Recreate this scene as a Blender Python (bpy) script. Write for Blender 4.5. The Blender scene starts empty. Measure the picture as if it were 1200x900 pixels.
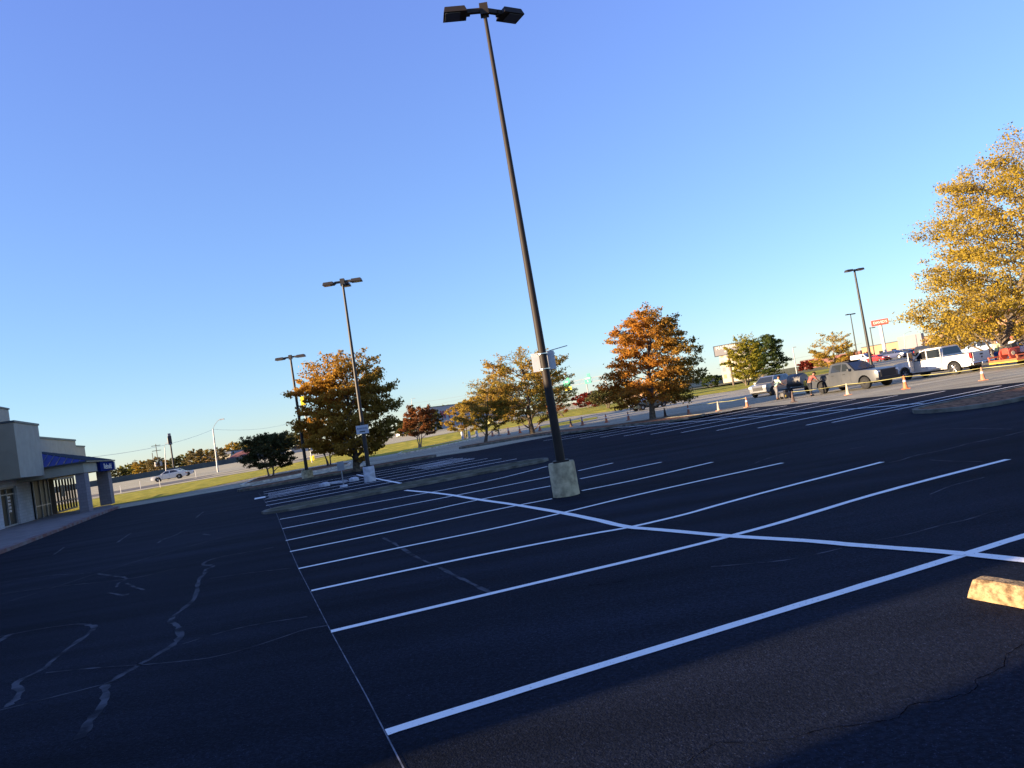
import bpy, bmesh, math, random
import numpy as np
from mathutils import Vector, Matrix, Euler
random.seed(7); RNG = np.random.default_rng(7)
SC = bpy.context.scene
COL = SC.collection
R = math.radians
# ---------------------------------------------------------------- camera
FPX, YH, ROLL, HC = 850.0, 484.0, R(9.25), 2.1
PITCH = math.atan((YH - 450) * math.cos(ROLL) / FPX)
cr, sr = math.cos(ROLL), math.sin(ROLL)
cam_d = bpy.data.cameras.new('camera'); cam = bpy.data.objects.new('camera', cam_d); COL.objects.link(cam)
cam_d.sensor_width = 36; cam_d.lens = FPX / 1200 * 36; cam_d.clip_end = 20000; cam_d.clip_start = 0.05
f_ = Vector((0, math.cos(PITCH), math.sin(PITCH)))
up0 = Vector((0, -math.sin(PITCH), math.cos(PITCH))); rt0 = Vector((1, 0, 0))
up_ = up0 * cr + rt0 * sr          # image up in the world
rt_ = rt0 * cr - up0 * sr
m_ = Matrix((rt_, up_, -f_)).transposed().to_4x4(); m_.translation = (0, 0, HC)
cam.matrix_world = m_
SC.camera = cam

def H(Y):
    t = min(1, max(0, (Y - 86) / 14.0)); return 0.5 * t * t * (3 - 2 * t)
def ray(x, y):
    u = x - 600; v = 450 - y
    a = u * cr - v * sr; b = u * sr + v * cr
    return None
def ray(x, y):
    d = f_ * FPX + rt_ * (x - 600) + up_ * (450 - y)
    return d / d.y
def atY(x, y, Y):
    return Vector((0, 0, HC)) + ray(x, y) * Y
def gp(x, y, ymax=1500):
    d = ray(x, y); Y = 50.0
    for _ in range(60):
        h = H(Y)
        Yn = (h - HC) / d.z if d.z < -1e-4 else ymax
        Yn = min(max(Yn, 0.5), ymax)
        Y = Y * 0.5 + Yn * 0.5
    return Vector((d.x * Y, Y, H(Y)))
def base_at(x, Y, y=None):
    """ground point at depth Y seen in image column x (near its own ground row)"""
    h = H(Y); yy = 500.0
    for _ in range(20):
        p = atY(x, yy, Y); yy += (p.z - h) * FPX / Y * 0.98
    p = atY(x, yy, Y); return Vector((p.x, Y, h))
A20 = R(20)
U = Vector((math.cos(A20), math.sin(A20), 0)); V = Vector((-math.sin(A20), math.cos(A20), 0))
def AB(a, b, z=0): return U * a + V * b + Vector((0, 0, z))

# ---------------------------------------------------------------- materials
def mat(name, col, rough=0.7, spec=0.3, metal=0.0, var=0.0, scale=3.0, col2=None, bump=0.0, bscale=None, coat=0.0, detail=6, world=False, ramp=(0.35, 0.65)):
    m = bpy.data.materials.new(name); m.use_nodes = True; nt = m.node_tree; b = nt.nodes['Principled BSDF']
    b.inputs['Base Color'].default_value = (*col, 1); b.inputs['Roughness'].default_value = rough
    b.inputs['Specular IOR Level'].default_value = spec; b.inputs['Metallic'].default_value = metal
    b.inputs['Coat Weight'].default_value = coat
    if coat: b.inputs['Coat Roughness'].default_value = 0.08
    if var or col2 or bump:
        if world:
            tc = nt.nodes.new('ShaderNodeNewGeometry').outputs['Position']
        else:
            tc = nt.nodes.new('ShaderNodeTexCoord').outputs['Object']
        n = nt.nodes.new('ShaderNodeTexNoise'); n.inputs['Scale'].default_value = scale; n.inputs['Detail'].default_value = detail
        nt.links.new(tc, n.inputs['Vector'])
        r = nt.nodes.new('ShaderNodeValToRGB'); nt.links.new(n.outputs['Fac'], r.inputs['Fac'])
        c2 = col2 if col2 else tuple(c * (1 - var) for c in col)
        c1 = col if col2 else tuple(min(1, c * (1 + var)) for c in col)
        r.color_ramp.elements[0].position = ramp[0]; r.color_ramp.elements[1].position = ramp[1]
        r.color_ramp.elements[0].color = (*c2, 1); r.color_ramp.elements[1].color = (*c1, 1)
        nt.links.new(r.outputs['Color'], b.inputs['Base Color'])
        if bump:
            n2 = nt.nodes.new('ShaderNodeTexNoise'); n2.inputs['Scale'].default_value = bscale or scale * 8; n2.inputs['Detail'].default_value = 4
            nt.links.new(tc, n2.inputs['Vector'])
            bp = nt.nodes.new('ShaderNodeBump'); bp.inputs['Strength'].default_value = min(1, bump); bp.inputs['Distance'].default_value = 0.02
            nt.links.new(n2.outputs['Fac'], bp.inputs['Height']); nt.links.new(bp.outputs['Normal'], b.inputs['Normal'])
    return m

def leaf_mat(name, cols, trans=0.45, side=None, nscale=0.6):
    """cols: list of colours picked leaf by leaf and in clumps; side=(colour, x0, x1) blends to another hue across the crown"""
    m = bpy.data.materials.new(name); m.use_nodes = True; nt = m.node_tree; nt.nodes.clear()
    out = nt.nodes.new('ShaderNodeOutputMaterial')
    g = nt.nodes.new('ShaderNodeNewGeometry'); tc = nt.nodes.new('ShaderNodeTexCoord')
    n = nt.nodes.new('ShaderNodeTexNoise'); n.inputs['Scale'].default_value = nscale; n.inputs['Detail'].default_value = 3
    nt.links.new(tc.outputs['Object'], n.inputs['Vector'])
    mx = nt.nodes.new('ShaderNodeMath'); mx.operation = 'MULTIPLY_ADD'; mx.inputs[1].default_value = 0.5
    nt.links.new(g.outputs['Random Per Island'], mx.inputs[0])
    m2 = nt.nodes.new('ShaderNodeMath'); m2.operation = 'MULTIPLY_ADD'; m2.inputs[1].default_value = 1.6; m2.inputs[2].default_value = -0.55
    nt.links.new(n.outputs['Fac'], m2.inputs[0]); nt.links.new(m2.outputs[0], mx.inputs[2])
    r = nt.nodes.new('ShaderNodeValToRGB'); nt.links.new(mx.outputs[0], r.inputs['Fac'])
    el = r.color_ramp.elements; el[0].color = (*cols[0], 1); el[1].color = (*cols[-1], 1)
    for i, c in enumerate(cols[1:-1]):
        e = el.new((i + 1) / (len(cols) - 1)); e.color = (*c, 1)
    colr = r.outputs['Color']
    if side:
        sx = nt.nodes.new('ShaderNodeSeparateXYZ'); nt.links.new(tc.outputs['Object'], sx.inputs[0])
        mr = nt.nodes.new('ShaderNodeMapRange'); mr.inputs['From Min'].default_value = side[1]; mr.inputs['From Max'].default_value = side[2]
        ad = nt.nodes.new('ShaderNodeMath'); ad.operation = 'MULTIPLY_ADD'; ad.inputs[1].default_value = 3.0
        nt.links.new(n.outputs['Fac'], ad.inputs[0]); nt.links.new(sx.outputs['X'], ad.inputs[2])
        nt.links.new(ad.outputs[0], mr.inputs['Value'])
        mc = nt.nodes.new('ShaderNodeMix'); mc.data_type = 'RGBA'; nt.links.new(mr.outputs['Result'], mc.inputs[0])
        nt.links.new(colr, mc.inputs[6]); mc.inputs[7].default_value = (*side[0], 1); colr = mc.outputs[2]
    d = nt.nodes.new('ShaderNodeBsdfDiffuse'); t = nt.nodes.new('ShaderNodeBsdfTranslucent')
    nt.links.new(colr, d.inputs['Color']); nt.links.new(colr, t.inputs['Color'])
    ms = nt.nodes.new('ShaderNodeMixShader'); ms.inputs[0].default_value = trans
    nt.links.new(d.outputs[0], ms.inputs[1]); nt.links.new(t.outputs[0], ms.inputs[2]); nt.links.new(ms.outputs[0], out.inputs['Surface'])
    return m

M = {}
M['black_metal'] = mat('black_metal', (0.02, 0.017, 0.015), 0.5, 0.4, var=0.3, scale=2)
M['bronze_metal'] = mat('bronze_metal', (0.022, 0.016, 0.012), 0.6, 0.25, var=0.2, scale=2)
M['grey_metal'] = mat('grey_metal', (0.3, 0.3, 0.3), 0.45, 0.4, metal=0.3, var=0.15)
M['lens'] = mat('lens', (0.12, 0.13, 0.15), 0.15, 0.5)
M['concrete'] = mat('concrete', (0.36, 0.34, 0.28), 0.9, 0.2, var=0.3, scale=5, bump=0.6, bscale=40)
M['base_conc'] = mat('base_conc', (0.60, 0.50, 0.30), 0.9, 0.1, col2=(0.26, 0.22, 0.13), scale=5.5, bump=0.9, bscale=35, ramp=(0.3, 0.62))
M['pale_conc'] = mat('pale_conc', (0.5, 0.5, 0.5), 0.9, 0.2, var=0.25, scale=5, bump=0.5, bscale=40)
M['kerb'] = mat('kerb', (0.22, 0.205, 0.16), 0.9, 0.1, col2=(0.09,0.085,0.065), scale=2.5, bump=0.5, bscale=30, world=True)
M['pale_kerb'] = mat('pale_kerb', (0.62, 0.58, 0.45), 0.85, 0.2, var=0.3, scale=3, world=True)  # paler kerb surface than the common one
M['white_panel'] = mat('white_panel', (0.5, 0.51, 0.53), 0.4, 0.4, var=0.05)
M['rubber'] = mat('rubber', (0.02, 0.02, 0.02), 0.85, 0.2)
M['shop_glass'] = mat('shop_glass', (0.008, 0.009, 0.01), 0.5, 0.25)
M['glass'] = mat('glass', (0.02, 0.025, 0.03), 0.06, 0.7)
M['chrome'] = mat('chrome', (0.6, 0.6, 0.6), 0.2, 0.5, metal=1.0)
M['rim'] = mat('rim', (0.45, 0.45, 0.47), 0.3, 0.5, metal=0.8)
M['black_plastic'] = mat('black_plastic', (0.02, 0.02, 0.022), 0.6, 0.3)
M['lamp_glass'] = mat('lamp_glass', (0.7, 0.72, 0.75), 0.1, 0.6)
M['red_glass'] = mat('red_glass', (0.35, 0.02, 0.02), 0.15, 0.6)
M['bark'] = mat('bark', (0.12, 0.095, 0.07), 0.95, 0.1, var=0.4, scale=6, bump=0.6, bscale=20)
M['pale_bark'] = mat('pale_bark', (0.26, 0.2, 0.15), 0.95, 0.1, var=0.3, scale=6, bump=0.4, bscale=20)

# ---------------------------------------------------------------- mesh builder
class MB:
    def __init__(s): s.v = []; s.f = []
    def add(s, vs, fs, T=None):
        o = len(s.v)
        s.v += [tuple((T @ Vector(v))) if T else tuple(v) for v in vs]
        s.f += [tuple(i + o for i in f) for f in fs]; return s
    def box(s, x0, x1, y0, y1, z0, z1, T=None, tx=0, ty=0):
        vs = [(x0, y0, z0), (x1, y0, z0), (x1, y1, z0), (x0, y1, z0), (x0 + tx, y0 + ty, z1), (x1 - tx, y0 + ty, z1), (x1 - tx, y1 - ty, z1), (x0 + tx, y1 - ty, z1)]
        return s.add(vs, [(3, 2, 1, 0), (4, 5, 6, 7), (0, 1, 5, 4), (1, 2, 6, 5), (2, 3, 7, 6), (3, 0, 4, 7)], T)
    def tube(s, pts, rs, n=8, cap=True, T=None):
        pts = [Vector(p) for p in pts]
        if not hasattr(rs, '__len__'): rs = [rs] * len(pts)
        vs = []; fs = []; prev = None
        for i, p in enumerate(pts):
            d = (pts[min(i + 1, len(pts) - 1)] - pts[max(i - 1, 0)])
            d = d.normalized() if d.length > 1e-9 else Vector((0, 0, 1))
            a = (Vector((1, 0, 0)) if abs(d.x) < 0.8 else Vector((0, 1, 0))) if prev is None else prev
            b1 = (a - d * a.dot(d)).normalized(); prev = b1; b2 = d.cross(b1)
            for k in range(n):
                t = 2 * math.pi * k / n; vs.append(p + (b1 * math.cos(t) + b2 * math.sin(t)) * rs[i])
        for i in range(len(pts) - 1):
            for k in range(n):
                k2 = (k + 1) % n; fs.append((i * n + k, i * n + k2, (i + 1) * n + k2, (i + 1) * n + k))
        if cap:
            fs.append(tuple(range(n - 1, -1, -1))); fs.append(tuple((len(pts) - 1) * n + k for k in range(n)))
        return s.add(vs, fs, T)
    def lathe(s, prof, n=24, T=None, axis='z'):
        """prof: list of (r, h); closed ends if r==0"""
        vs = []; fs = []
        for r, h in prof:
            for k in range(n):
                t = 2 * math.pi * k / n
                p = (r * math.cos(t), r * math.sin(t), h)
                if axis == 'y': p = (p[0], p[2], p[1])
                if axis == 'x': p = (p[2], p[0], p[1])
                vs.append(p)
        for i in range(len(prof) - 1):
            for k in range(n):
                k2 = (k + 1) % n; fs.append((i * n + k, i * n + k2, (i + 1) * n + k2, (i + 1) * n + k))
        fs.append(tuple(range(n - 1, -1, -1))); fs.append(tuple((len(prof) - 1) * n + k for k in range(n)))
        return s.add(vs, fs, T)
    def prism(s, poly, z0, z1, T=None):
        n = len(poly); vs = [(p[0], p[1], z0) for p in poly] + [(p[0], p[1], z1) for p in poly]
        fs = [tuple(range(n - 1, -1, -1)), tuple(range(n, 2 * n))] + [(i, (i + 1) % n, n + (i + 1) % n, n + i) for i in range(n)]
        return s.add(vs, fs, T)
    def profile(s, poly, y0, y1, T=None):
        """poly in x,z extruded along y"""
        n = len(poly); vs = [(p[0], y0, p[1]) for p in poly] + [(p[0], y1, p[1]) for p in poly]
        fs = [tuple(range(n)), tuple(range(2 * n - 1, n - 1, -1))] + [(i, n + i, n + (i + 1) % n, (i + 1) % n) for i in range(n)]
        return s.add(vs, fs, T)
    def build(s, name, m, parent=None, smooth=False, bevel=0, loc=None, angle=40):
        me = bpy.data.meshes.new(name); me.from_pydata(s.v, [], s.f)
        bm = bmesh.new(); bm.from_mesh(me)
        bmesh.ops.recalc_face_normals(bm, faces=bm.faces)
        if bevel:
            bmesh.ops.bevel(bm, geom=[e for e in bm.edges if len(e.link_faces) == 2 and e.calc_face_angle(0) > R(30)], offset=bevel, segments=2, affect='EDGES', profile=0.6)
        if smooth:
            for f in bm.faces: f.smooth = True
            for e in bm.edges:
                if len(e.link_faces) == 2 and e.calc_face_angle(0) > R(angle): e.smooth = False
        bm.to_mesh(me); bm.free()
        o = bpy.data.objects.new(name, me); COL.objects.link(o)
        if m: me.materials.append(m if not isinstance(m, str) else M[m])
        if parent: o.parent = parent
        if loc is not None: o.location = loc
        return o
def tag(o, label=None, cat=None, group=None, kind=None):
    if label: o['label'] = label
    if cat: o['category'] = cat
    if group: o['group'] = group
    if kind: o['kind'] = kind
    return o
def empty(name, loc, rz=0, label=None, cat=None, group=None, tilt=None):
    o = bpy.data.objects.new(name, None); COL.objects.link(o); o.location = loc; o.rotation_euler = (0, 0, rz)
    if tilt is not None:
        q = Vector((0, 0, 1)).rotation_difference(Vector(tilt).normalized()); o.rotation_euler = (q.to_matrix() @ Euler((0, 0, rz)).to_matrix()).to_euler()
    o.empty_display_size = 0.3
    return tag(o, label, cat, group)
def copy_tree(o, parent=None):
    c = o.copy(); COL.objects.link(c); c.parent = parent
    for ch in [x for x in COL.objects if x.parent == o]: copy_tree(ch, c)
    return c
def text_mesh(txt, size, depth=0.01, bold=0.0):
    cu = bpy.data.curves.new('lettering', 'FONT'); cu.body = txt; cu.size = size; cu.extrude = depth; cu.offset = bold; cu.align_x = 'CENTER'; cu.align_y = 'CENTER'
    o = bpy.data.objects.new('lettering', cu); COL.objects.link(o)
    bpy.context.view_layer.update()
    me = bpy.data.meshes.new_from_object(o.evaluated_get(bpy.context.evaluated_depsgraph_get()))
    bpy.data.objects.remove(o); return me
def text(txt, size, m, parent, T, depth=0.01, bold=0.0, name='lettering', sx=1.0):
    me = text_mesh(txt, size, depth, bold)
    me.transform(T @ Matrix.Diagonal((sx, 1, 1, 1)))
    me.materials.clear(); me.materials.append(M[m] if isinstance(m, str) else m)
    o = bpy.data.objects.new(name, me); COL.objects.link(o); o.parent = parent; return o

def sheet(name, poly, dz, m, step=False, thick=0):
    """flat polygon (world xy points) laid on the terrain, dz above it"""
    bm = bmesh.new(); vs = [bm.verts.new((p[0], p[1], 0)) for p in poly]; bm.faces.new(vs)
    bmesh.ops.triangulate(bm, faces=bm.faces[:])
    for Y in range(86, 102, 2):
        bmesh.ops.bisect_plane(bm, geom=bm.verts[:] + bm.edges[:] + bm.faces[:], plane_co=(0, Y, 0), plane_no=(0, 1, 0))
    if thick:
        top = bm.faces[:]
        r = bmesh.ops.extrude_face_region(bm, geom=top)
        for g in r['geom']:
            if isinstance(g, bmesh.types.BMVert): g.co.z += 1
    for v in bm.verts:
        k = v.co.z; v.co.z = H(v.co.y) + dz + k * thick
    bmesh.ops.recalc_face_normals(bm, faces=bm.faces)
    if not thick:
        for f in bm.faces:
            if f.normal.z < 0: f.normal_flip()
    me = bpy.data.meshes.new(name); bm.to_mesh(me); bm.free(); me.materials.append(M[m] if isinstance(m, str) else m)
    o = bpy.data.objects.new(name, me); COL.objects.link(o); return tag(o, kind='structure')
def ribbon(mb, pts, w, dz, jitter=0.0, smooth=False):
    """strip along points on the ground"""
    P = [Vector((p[0], p[1], 0)) for p in pts]
    for _ in range(2 if (smooth and len(P) > 2) else 0):
        S_ = [P[0]]
        for a, b in zip(P[:-1], P[1:]): S_ += [a.lerp(b, 0.25), a.lerp(b, 0.75)]
        P = S_ + [P[-1]]
    Q = [P[0]]
    for a, b in zip(P[:-1], P[1:]):
        n = max(1, int((b - a).length / (0.3 if smooth else 1.2)))
        for i in range(1, n + 1): Q.append(a.lerp(b, i / n))
    L = []
    for i, p in enumerate(Q):
        d = (Q[min(i + 1, len(Q) - 1)] - Q[max(i - 1, 0)]).normalized(); nn = Vector((-d.y, d.x, 0))
        k = w * (1 + random.uniform(-jitter, jitter)) / 2
        c = p + nn * random.uniform(-jitter, jitter) * w * 0.4
        L.append((c + nn * k, c - nn * k))
    vs = []; 
    for a, b in L: vs += [(a.x, a.y, H(a.y) + dz), (b.x, b.y, H(b.y) + dz)]
    mb.add(vs, [(2 * i, 2 * i + 1, 2 * i + 3, 2 * i + 2) for i in range(len(L) - 1)])
# ---------------------------------------------------------------- sky and sun
W = bpy.data.worlds.new('World'); SC.world = W; W.use_nodes = True; nt = W.node_tree
sky = nt.nodes.new('ShaderNodeTexSky'); sky.sky_type = 'NISHITA'; sky.sun_disc = False
SUN_EL, SUN_DIR = R(7.8), R(200)     # the sun stands in this compass direction (math angle)
sky.sun_elevation = SUN_EL; sky.sun_rotation = R(90) - SUN_DIR
sky.altitude = 0; sky.air_density = 1.0; sky.dust_density = 0.0; sky.ozone_density = 5.0
bg = nt.nodes['Background']; bg.inputs['Strength'].default_value = 0.112
tint = nt.nodes.new('ShaderNodeMix'); tint.data_type = 'RGBA'; tint.blend_type = 'MULTIPLY'; tint.inputs[0].default_value = 1.0
wg = nt.nodes.new('ShaderNodeTexCoord'); wsx = nt.nodes.new('ShaderNodeSeparateXYZ'); nt.links.new(wg.outputs['Generated'], wsx.inputs[0])
wr_ = nt.nodes.new('ShaderNodeValToRGB'); nt.links.new(wsx.outputs['Z'], wr_.inputs['Fac'])
wr_.color_ramp.elements[0].position = 0.0; wr_.color_ramp.elements[0].color = (1.20 / 2, 1.18 / 2, 1.20 / 2, 1)
wr_.color_ramp.elements[1].position = 0.55; wr_.color_ramp.elements[1].color = (1.22 / 2, 1.0 / 2, 1.50 / 2, 1)
wm_ = nt.nodes.new('ShaderNodeVectorMath'); wm_.operation = 'SCALE'; wm_.inputs['Scale'].default_value = 2.0
nt.links.new(wr_.outputs['Color'], wm_.inputs[0]); nt.links.new(wm_.outputs[0], tint.inputs[7])
gm = nt.nodes.new('ShaderNodeGamma'); gm.inputs[1].default_value = 0.65   # evens out the sky from zenith to horizon
nt.links.new(sky.outputs[0], gm.inputs[0]); nt.links.new(gm.outputs[0], tint.inputs[6]); nt.links.new(tint.outputs[2], bg.inputs['Color'])
sd = bpy.data.lights.new('sun', 'SUN'); sd.energy = 5.0; sd.angle = R(0.5); sd.color = (1.0, 0.76, 0.50)
sun = bpy.data.objects.new('sun', sd); COL.objects.link(sun)
tosun = Vector((math.cos(SUN_DIR) * math.cos(SUN_EL), math.sin(SUN_DIR) * math.cos(SUN_EL), math.sin(SUN_EL)))
sun.rotation_euler = tosun.to_track_quat('Z', 'Y').to_euler(); sun.location = tosun * 60
SC.view_settings.view_transform = 'Standard'; SC.view_settings.look = 'None'; SC.view_settings.gamma = 1
SC.view_settings.exposure = 1.9

# ---------------------------------------------------------------- ground materials
def asphalt(name, c1, c2, spec, speck, c3=None, rough=0.9, big=0.12):
    m = bpy.data.materials.new(name); m.use_nodes = True; nt = m.node_tree; b = nt.nodes['Principled BSDF']
    pos = nt.nodes.new('ShaderNodeNewGeometry').outputs['Position']
    def noise(s, d=5, stretch=None):
        n = nt.nodes.new('ShaderNodeTexNoise'); n.inputs['Scale'].default_value = s; n.inputs['Detail'].default_value = d
        if stretch:
            mp = nt.nodes.new('ShaderNodeMapping'); mp.inputs['Rotation'].default_value = (0, 0, -A20); mp.inputs['Scale'].default_value = stretch
            nt.links.new(pos, mp.inputs[0]); nt.links.new(mp.outputs[0], n.inputs['Vector'])
        else: nt.links.new(pos, n.inputs['Vector'])
        return n.outputs['Fac']
    def ramp(f, a, b_, ca, cb):
        r = nt.nodes.new('ShaderNodeValToRGB'); nt.links.new(f, r.inputs['Fac'])
        r.color_ramp.elements[0].position = a; r.color_ramp.elements[1].position = b_
        r.color_ramp.elements[0].color = (*ca, 1); r.color_ramp.elements[1].color = (*cb, 1); return r.outputs['Color']
    def mix(mode, fac, a, b_):
        x = nt.nodes.new('ShaderNodeMix'); x.data_type = 'RGBA'; x.blend_type = mode; x.inputs[0].default_value = fac
        nt.links.new(a, x.inputs[6]); nt.links.new(b_, x.inputs[7]); return x.outputs[2]
    base = ramp(noise(big, 6), 0.3, 0.7, c1, c2)
    st = ramp(noise(0.5, 5, (0.25, 2.2, 1)), 0.35, 0.7, (0.62, 0.62, 0.62), (1.5, 1.5, 1.5))
    base = mix('MULTIPLY', 0.8, base, st)
    sp = ramp(noise(95, 2), 0.64, 0.74, (1, 1, 1), (speck, speck, speck))
    base = mix('MULTIPLY', 1.0, base, sp)
    sp2 = ramp(noise(30, 3), 0.4, 0.62, (0.75, 0.75, 0.75), (1.25, 1.25, 1.25))
    base = mix('MULTIPLY', 1.0, base, sp2)
    nt.links.new(base, b.inputs['Base Color'])
    b.inputs['Roughness'].default_value = rough; b.inputs['Specular IOR Level'].default_value = spec
    bp = nt.nodes.new('ShaderNodeBump'); bp.inputs['Strength'].default_value = 0.55; bp.inputs['Distance'].default_value = 0.012
    nt.links.new(noise(70, 3), bp.inputs['Height']); nt.links.new(bp.outputs['Normal'], b.inputs['Normal'])
    return m
M['seal'] = asphalt('fresh_sealed_asphalt', (0.0060, 0.0082, 0.0140), (0.0150, 0.0188, 0.0285), 0.05, 4.2)
M['old_asphalt'] = asphalt('weathered_asphalt', (0.32, 0.285, 0.19), (0.41, 0.37, 0.25), 0.10, 1.3)
M['road'] = asphalt('road_surface', (0.34, 0.305, 0.21), (0.43, 0.385, 0.27), 0.10, 1.2)
M['highway'] = mat('highway_concrete', (0.48, 0.41, 0.23), 0.9, 0.2, var=0.15, scale=0.3, world=True)
M['grass'] = mat('grass', (0.52, 0.42, 0.06), 1.0, 0.05, col2=(0.27, 0.26, 0.035), scale=0.8, bump=1.0, bscale=14, detail=10, ramp=(0.4, 0.6), world=True)
M['dry_ground'] = mat('dry_ground', (0.26, 0.22, 0.10), 1.0, 0.05, col2=(0.16, 0.15, 0.06), scale=0.05, world=True)
M['mulch'] = mat('mulch', (0.36, 0.18, 0.09), 1.0, 0.1, col2=(0.05, 0.03, 0.02), scale=7, bump=1.0, bscale=30, world=True, detail=8)
M['dirt'] = mat('dirt', (0.13, 0.12, 0.07), 1.0, 0.1, col2=(0.06, 0.06, 0.035), scale=3, bump=1.0, bscale=25, world=True)
M['paint'] = mat('white_road_paint', (0.88, 0.86, 0.78), 0.8, 0.15, col2=(0.30, 0.30, 0.30), scale=38, world=True, ramp=(0.24, 0.38), bump=0.4, bscale=70, detail=9)
M['faint_line'] = mat('chalk_line', (0.15, 0.16, 0.18), 0.9, 0.1, var=0.5, scale=6, world=True)
M['crack'] = mat('crack_filler', (0.080, 0.086, 0.098), 0.9, 0.08, col2=(0.012, 0.0145, 0.021), scale=3.5, world=True, ramp=(0.36, 0.62), detail=10)
M['dark_crack'] = mat('dark_crack', (0.002, 0.002, 0.003), 1.0, 0.0)
M['sidewalk'] = mat('sidewalk_concrete', (0.19, 0.17, 0.155), 0.9, 0.2, var=0.15, scale=1.2, bump=0.3, bscale=20, world=True)
M['red_kerb'] = mat('red_kerb', (0.18, 0.09, 0.075), 0.9, 0.1, col2=(0.22, 0.19, 0.17), scale=1.5, world=True, ramp=(0.4, 0.6))

# terrain, one sheet to the horizon
bm = bmesh.new()
ys = [-300, -100, -20, 0, 40, 86] + list(range(88, 102, 2)) + [120, 200, 400, 900, 2500, 6000]
xs = [-5000, -1500, -400, -100, -30, 0, 30, 100, 400, 1500, 5000]
grid = [[bm.verts.new((x, y, H(y) - 0.012)) for x in xs] for y in ys]
for i in range(len(ys) - 1):
    for j in range(len(xs) - 1): bm.faces.new((grid[i][j], grid[i][j + 1], grid[i + 1][j + 1], grid[i + 1][j]))
me = bpy.data.meshes.new('ground'); bm.to_mesh(me); bm.free(); me.materials.append(M['dry_ground'])
tag(bpy.data.objects.new('ground', me), kind='structure'); COL.objects.link(bpy.data.objects['ground'])

def G(*pts): return [gp(x, y) for x, y in pts]
# weathered asphalt of the outer aisles and the neighbouring lot
pa = G((140, 591), (200, 581), (262, 567.5), (330, 553), (400, 541), (455, 533), (480, 528), (562, 507), (620, 497.5), (660, 489.5), (727, 480.5), (763, 472), (860, 458), (925, 446), (978, 436))
sheet('old_asphalt', [AB(-60, -40), AB(140, -40), base_at(1330, 230), base_at(1000, 170)] + pa[::-1] + [AB(-16, 66), AB(-60, 60)], 0.0, 'old_asphalt')
# fresh black sealcoat on the near lot
sheet('parking_lot', [AB(-9.2, -12), AB(29.4, -12), AB(29.4, 21), AB(28.9, 29), AB(29.6, 38), gp(815, 492), gp(760, 499), gp(700, 507), gp(650, 510.5), gp(600, 520), gp(560, 528), gp(520, 534), gp(470, 543), gp(430, 551), AB(-1.4, 55.0), AB(-9.2, 55.5)], 0.006, 'seal')
# grass verge
gr = sheet('grass_verge', G((-30, 618), (0, 612), (140, 591), (200, 581), (262, 567.5), (330, 553), (400, 541), (455, 533), (480, 528), (562, 507), (620, 497.5), (660, 489.5), (727, 480.5), (763, 472), (860, 458), (925, 446), (978, 436), (978, 431), (920, 440.5), (860, 451), (763, 464), (710, 473), (660, 482), (560, 502), (500, 513), (440, 524), (345, 543), (300, 552), (240, 562), (140, 579.5), (0, 604), (-30, 609)), 0.02, 'grass')
# highway beyond it
hw = sheet('highway', [gp(-60, 612), gp(0, 603.5), gp(140, 579), gp(240, 561.5), gp(300, 551.5), gp(345, 542.5), gp(440, 523.5), gp(500, 512.5), gp(560, 501.5), base_at(640, 260), base_at(640, 340), base_at(300, 300), base_at(140, 250), base_at(-60, 220)], 0.008, 'highway')
mb = MB()
for s in (0.18, 0.36, 0.62, 0.8):
    pts = []
    for (x, y0), (x2, Y2) in zip(((-60, 612), (140, 579), (300, 551.5), (440, 523.5), (560, 501.5)), ((-60, 220), (140, 250), (300, 290), (440, 320), (600, 330))):
        a = gp(x, y0); b_ = base_at(x2, Y2); pts.append(a.lerp(b_, s ** 1.6))
    ribbon(mb, pts, 0.25, 0.016)
tag(mb.build('highway_lane_markings', 'paint'), kind='structure')
# shoulder strip of darker asphalt beside the highway
mb = MB(); ribbon(mb, G((-60, 609), (0, 600), (140, 576), (240, 559), (345, 540.5), (440, 522)), 4.5, 0.013)
tag(mb.build('highway_shoulder', mat('shoulder', (0.15, 0.135, 0.11), 0.9, 0.2, var=0.2, scale=0.4, world=True)), kind='structure')
# frontage road running between lot and verge
sheet('frontage_road', G((566, 509.5), (625, 499.5), (662, 492), (730, 483), (765, 475), (862, 461), (928, 449), (980, 439), (1010, 440), (935, 456), (870, 467), (770, 482), (700, 492), (620, 503.5)), 0.008, 'road')
sheet('traffic_island', G((632, 500), (655, 495.5), (700, 488.5), (700, 490.5), (660, 498.5), (634, 502.5)), 0.02, 'grass')

# painted lines
mb = MB()
rows = [[(453, 860), (640, 801), (833, 742), (1000, 691), (1133, 650), (1200, 629), (1330, 589)],
        [(388, 741), (580, 695.5), (800, 643.5), (860, 628), (923, 611), (1033, 577), (1181, 539)],
        [(365, 693), (533, 657), (688, 627), (735, 619.5), (800, 604.5), (843, 592), (913, 573), (1034, 542)],
        [(350, 667), (480, 640), (580, 620), (660, 601.5), (760, 577), (917, 543)],
        [(340, 647), (470, 621), (560, 602), (600, 594), (647, 585)], [(682, 575.5), (750, 562), (835, 542)],
        [(335, 634), (480, 604), (560, 586), (645, 570)], [(680, 561.5), (775, 542)],
        [(331, 620), (450, 597), (560, 576), (645, 559)], [(678, 552), (718, 543)],
        [(328, 609), (450, 587), (560, 567.5), (641, 547)]]
for i, r_ in enumerate(rows): ribbon(mb, G(*r_), 0.118, 0.012, 0.06, smooth=True)
ribbon(mb, G((475, 575), (520, 579), (560, 586), (600, 591.5), (650, 600), (700, 610), (735, 619), (770, 621.5), (848, 629), (900, 632), (960, 636), (1000, 640), (1130, 650), (1250, 664), (1400, 684)), 0.145, 0.016, 0.06, smooth=True)
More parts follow.
